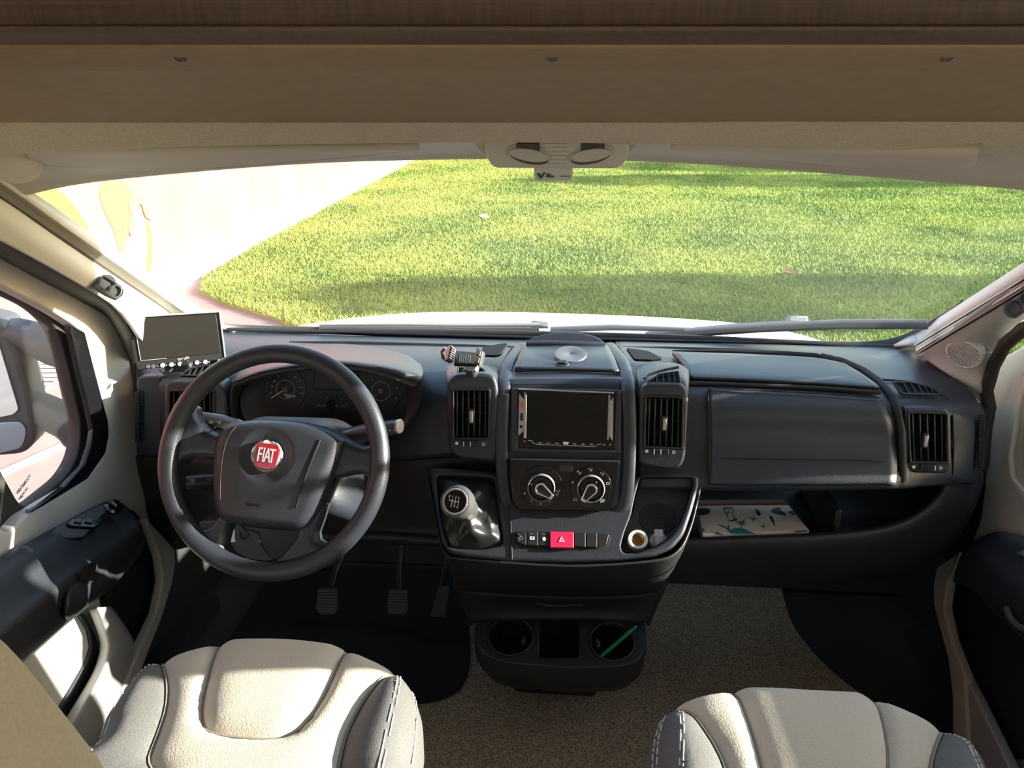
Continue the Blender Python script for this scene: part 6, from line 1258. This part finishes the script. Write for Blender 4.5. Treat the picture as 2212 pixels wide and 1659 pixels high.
pouter = P_([(1402, 1640), (1401, 1600), (1407, 1552), (1428, 1518), (1472, 1489), (1530, 1474), (1585, 1468), (1650, 1467), (1760, 1473), (1850, 1478), (1925, 1498), (1990, 1525), (2046, 1552), (2105, 1588), (2150, 1630), (2195, 1700)]) + Q_([(.66, .60), (.655, .42), (.56, .34), (.40, .32), (.25, .34), (.15, .42), (.135, .60)])
ps = seat('passenger_seat', 'beige and grey passenger seat in the lower right corner', 'cab seats', sfp, pouter,
     P_([(1428, 1518), (1455, 1519), (1490, 1540), (1522, 1580), (1548, 1622), (1565, 1662), (1585, 1740)]) + Q_([(.255, .50), (.25, .34)]), P_([(2046, 1552), (2030, 1592), (2017, 1630), (2010, 1662), (2000, 1760)]) + Q_([(.555, .50), (.56, .34)]),
     P_([(1586, 1474), (1600, 1520), (1622, 1585), (1642, 1655), (1660, 1730), (1700, 1760), (1860, 1760), (1905, 1735), (1916, 1660), (1911, 1592), (1895, 1530), (1872, 1486), (1850, 1482), (1760, 1477), (1650, 1471)]),
     [(P_([(1432, 1530), (1416, 1580), (1412, 1640), (1412, 1720)]), -1), (P_([(1440, 1530), (1425, 1580), (1420, 1640), (1420, 1720)]), -1), (P_([(1467, 1534), (1468, 1600), (1466, 1680)]), -1), (P_([(1474, 1538), (1475, 1600), (1473, 1680)]), -1), (P_([(2050, 1562), (2090, 1610), (2118, 1670), (2130, 1740)]), 1), (P_([(2042, 1570), (2080, 1615), (2106, 1672), (2118, 1740)]), 1)], -.20)
for nm, sx in (('driver_seat', -.44), ('passenger_seat', .40)):
    t = bpy.data.objects[nm]
    box('seat_base', (sx, .62, .147), (.36, .46, .268), 'black', t, bevel=.02)
    tube('height_rail', [(sx - .2, .80, .265), (sx, .84, .265), (sx + .2, .80, .265)], .012, 'black', t, 8)
def backrest(nm, sx, prof):
    t = bpy.data.objects[nm]
    def ring(w, dp, y, z): return [Vector((sx + math.copysign(abs(math.cos(a)) ** .6, math.cos(a)) * w, y + math.copysign(abs(math.sin(a)) ** .7, math.sin(a)) * dp + .035 * abs(math.cos(a)) ** 4, z)) for a in np.linspace(0, 2 * math.pi, 41)[:-1]]
    rows = [Vector(p) for p in prof]
    dense = cr([(*p,) for p in prof], 4, False) if False else None
    b = MB(); k = []
    for p0, p1 in zip(prof[:-1], prof[1:]):
        for i in range(4): k.append([u + (v - u) * i / 4 for u, v in zip(p0, p1)])
    k.append(prof[-1]); b.grid([ring(*q) for q in k], True, True); b.out('backrest', 'seat_light', t, sub=1)
    w, dp, y, z = prof[-1]
    b = MB(); b.grid([ring(*q) for q in ((.08, .02, y - .01, z + .02), (.125, .04, y - .02, z + .05), (.13, .045, y - .03, z + .12), (.10, .03, y - .04, z + .18))], True, True); b.out('headrest', 'seat_light', t)
    for e in (-.05, .05): tube('headrest_post', [(sx + e, y, z - .03), (sx + e, y - .02, z + .07)], .006, 'chrome', t, 8)
    for s_ in (-1, 1):      # seam and grey side cover
        pts = [Vector((sx + s_ * q[0] * .80, q[2] + q[1] * .985 + .035 * .10, q[3])) for q in prof[1:-1]]
        tube('backrest_seam', cr(pts, 4, False), .0022, 'seam', t, 5)
        b = MB(); b.grid([[Vector((sx + s_ * (q[0] + .004), q[2] + q[1] * f, q[3])) for f in (-.75, -.2, .4)] for q in prof[1:4]]); b.out('side_cover', 'trimgrey', t, solid=.008)
backrest('driver_seat', -.435, [(.20, .07, .25, .48), (.24, .085, .245, .56), (.258, .09, .235, .70), (.255, .085, .225, .86), (.238, .08, .22, .955), (.212, .075, .215, 1.03), (.17, .06, .205, 1.10), (.10, .03, .195, 1.14)])
backrest('passenger_seat', .40, [(.20, .07, .34, .50), (.24, .085, .30, .56), (.255, .09, .20, .70), (.25, .085, .10, .86), (.23, .08, .03, .96), (.20, .075, -.02, 1.03), (.165, .06, -.06, 1.10), (.10, .03, -.08, 1.14)])

# ================================================================== CAB CARPET, DRIVER MAT, PEDALS, BOX IN THE TRAY
FZ = Frame((0, 0, 0), (0, 0, 1), (0, 1, 0))
Zp = lambda l, z: [Vector((at(x, y, Z=z).x, at(x, y, Z=z).y)) for x, y in l]
edge = Zp([(1688, 1255), (1694, 1290), (1712, 1345), (1742, 1390), (1785, 1436), (1830, 1475), (1890, 1515)], .012)
cp = [Vector(p) for p in cr(edge, 4, False)] + [Vector((.80, .9)), Vector((.80, .40)), Vector((-.80, .40)), Vector((-.80, 1.30)), Vector((-.35, 1.86)), Vector((.25, 1.87))]
ca_ = plate('cab_carpet', FZ, cp, .012, 'carpet', None, c=.012, bev=.003); tag(ca_, 'speckled brown cab carpet with a curved cut edge', 'carpet')
mp_ = Zp([(1012, 1330), (1016, 1400), (1012, 1445), (995, 1482), (965, 1503), (925, 1514), (880, 1518)], .02)
mt = plate('floor_mat', FZ, [Vector(p) for p in cr(mp_, 4, False)] + [Vector((-.40, 1.20)), Vector((-.80, 1.20)), Vector((-.80, 1.75)), Vector((-.60, 1.85)), Vector((-.20, 1.85))], .008, 'door_fabric', None, c=.0205, bev=.003)
tag(mt, 'black driver floor mat with rounded corner under the pedals', 'floor mat')
b = MB()
b.grid([[(x, 1.86 + k, z) for x in (-.86, -.2)] for k, z in ((0, .022), (.10, .12), (.18, .22))]); b.out('heel_board', 'door_fabric', mt, solid=.006)
def pedal(name, lab, px_, Y, ribs, upright):
    fr = Frame(at(*px_, Y), (0, -.80, .60)); t = thing(name, fr.o, lab, 'pedal')
    return t, fr
t, fr = pedal('clutch_pedal', 'worn rubber clutch pedal, leftmost of the three', (707, 1298), 1.60, 8, 0)
pplate('pad', fr, [(686, 1270), (730, 1270), (731, 1318), (722, 1328), (692, 1328), (681, 1316)], .014, 'door_black', t, .006, bev=.002)
for i in range(8): pplate('rib', fr, [(687, 1275 + i * 6.3), (727, 1275 + i * 6.3), (726, 1278 + i * 6.3), (686, 1278 + i * 6.3)], .004, 'grip', t, .0006, c=.003, bev=.0006)
tube('arm', [fr.w(0, .02, -.014), fr.w(.005, .08, -.03), fr.w(.02, .2, -.12)], .009, 'black', t, 8)
t, fr = pedal('brake_pedal', 'worn rubber brake pedal between clutch and accelerator', (859, 1300), 1.60, 8, 0)
pplate('pad', fr, [(840, 1272), (881, 1273), (883, 1318), (876, 1328), (842, 1328), (834, 1318)], .014, 'door_black', t, .006, bev=.002)
for i in range(8): pplate('rib', fr, [(840, 1277 + i * 6.2), (879, 1278 + i * 6.2), (879, 1281 + i * 6.2), (839, 1280 + i * 6.2)], .004, 'grip', t, .0006, c=.003, bev=.0006)
tube('arm', [fr.w(0, .02, -.014), fr.w(-.01, .08, -.03), fr.w(-.03, .2, -.12)], .009, 'black', t, 8)
t, fr = pedal('accelerator_pedal', 'long ribbed accelerator pedal beside the cup holder console', (950, 1302), 1.58, 5, 1)
pplate('pad', fr, [(948, 1264), (973, 1266), (962, 1336), (928, 1332)], .012, 'door_black', t, .005, bev=.002)
for i in range(6): pplate('rib', fr, [(949 + i * 4.0, 1268), (951 + i * 4.0, 1268), (934 + i * 5.0, 1331), (932 + i * 5.0, 1331)], .004, 'grip', t, .0005, c=.003, bev=.0006)
tube('arm', [fr.w(0, .03, -.012), fr.w(.005, .12, -.03), fr.w(.01, .2, -.1)], .008, 'black', t, 8)
# flat printed box lying in the open tray
bz_ = .474
bfr = Frame(at(1620, 1125, Z=bz_), (0, -.035, 1), (0, 1, 0))
bxo = thing('printed_box', bfr.w(0, 0, -.03), 'flat pale box with teal flowers lying in the open tray', 'box')
bol = [(1506, 1092), (1704, 1090), (1749, 1146), (1517, 1154)]
pplate('box_body', bfr, bol, .026, 'paper', bxo, .004, bev=.002)
def bp_(name, l, m, c=.0005, smooth=True, par=bxo):
    q = bfr.pts(l); q = [Vector(p) for p in (cr(q, 4) if smooth else q)]
    return plate(name, bfr, q, .0005, m, par, c=c, bev=0)
bp_('flower', [(1580, 1152), (1579, 1146), (1584, 1142), (1594, 1141), (1606, 1142), (1614, 1146), (1624, 1150), (1634, 1153), (1610, 1153)], 'teal')
bp_('flower', [(1518, 1141), (1521, 1143), (1523, 1147), (1518, 1149), (1515, 1145)], 'teal')
bp_('stem', [(1579, 1152), (1570, 1144), (1562, 1139), (1551, 1134), (1556, 1134), (1566, 1138), (1573, 1143), (1581, 1151)], 'teal')
bp_('leaf', [(1577, 1150), (1572, 1142), (1571, 1136), (1577, 1135), (1575, 1139), (1578, 1145), (1580, 1150)], 'teal')
bp_('leaf', [(1543, 1151), (1550, 1150), (1558, 1154), (1566, 1157), (1556, 1156)], 'teal')
for l in ([(1507, 1101), (1518, 1098), (1532, 1100), (1533, 1108), (1520, 1113), (1509, 1112)], [(1632, 1100), (1640, 1104), (1643, 1112), (1638, 1114), (1633, 1108)], [(1666, 1106), (1674, 1097), (1688, 1098), (1684, 1101), (1695, 1108), (1697, 1114), (1684, 1112)], [(1703, 1107), (1710, 1103), (1718, 1109), (1715, 1113)], [(1662, 1114), (1670, 1120), (1674, 1136), (1666, 1124)]):
    bp_('leaf', l, 'tealdark')
def palm(cx, cy, s):
    b = MB(); c = bfr.px(cx, cy)
    for k in range(9):
        a = k * 6.283 / 9 + .3; L = s * (.75 + .25 * math.sin(k * 2.3)); 
        b.add([bfr.w(c[0] + math.cos(a + .25) * L * .25, c[1] + math.sin(a + .25) * L * .25, .0008), bfr.w(c[0] + math.cos(a) * L, c[1] + math.sin(a) * L, .0008), bfr.w(c[0] + math.cos(a - .25) * L * .25, c[1] + math.sin(a - .25) * L * .25, .0008), bfr.w(c[0], c[1], .0008)], [(0, 1, 2, 3)])
    b.out('palm_print', 'tealdark', bxo, smooth=False)
palm(1602, 1131, .024); palm(1627, 1121, .017); palm(1648, 1138, .013)
lp = bp_('title_panel', [(1561, 1096), (1581, 1096), (1593, 1124), (1577, 1127)], 'tealdark', .0006, False)
ta, tb = Vector(bfr.px(1571, 1097)), Vector(bfr.px(1585, 1125)); tr_ = math.atan2((tb - ta).y, (tb - ta).x)
for s, x, y in (('PRETTY', 1581, 1110), ('FLOWER', 1573.5, 1112)): text('title', s, bfr, bfr.px(x, y), .0115, 'paper', lp, c=.0012, rot=tr_, sx=1.0)
bp_('spine_print', [(1717, 1147), (1744, 1146), (1744, 1148), (1717, 1149.5)], 'tealdark', .0006, False)
b2 = thing('folder', at(1610, 1090, Z=.452), 'dark flat folder lying behind the printed box in the open tray', 'folder')
f2 = Frame(at(1610, 1085, Z=.470), (0, -.02, 1), (0, 1, 0)); pplate('cover', f2, [(1500, 1080), (1690, 1078), (1702, 1086), (1502, 1089)], .018, 'brown', b2, .003, bev=.002)
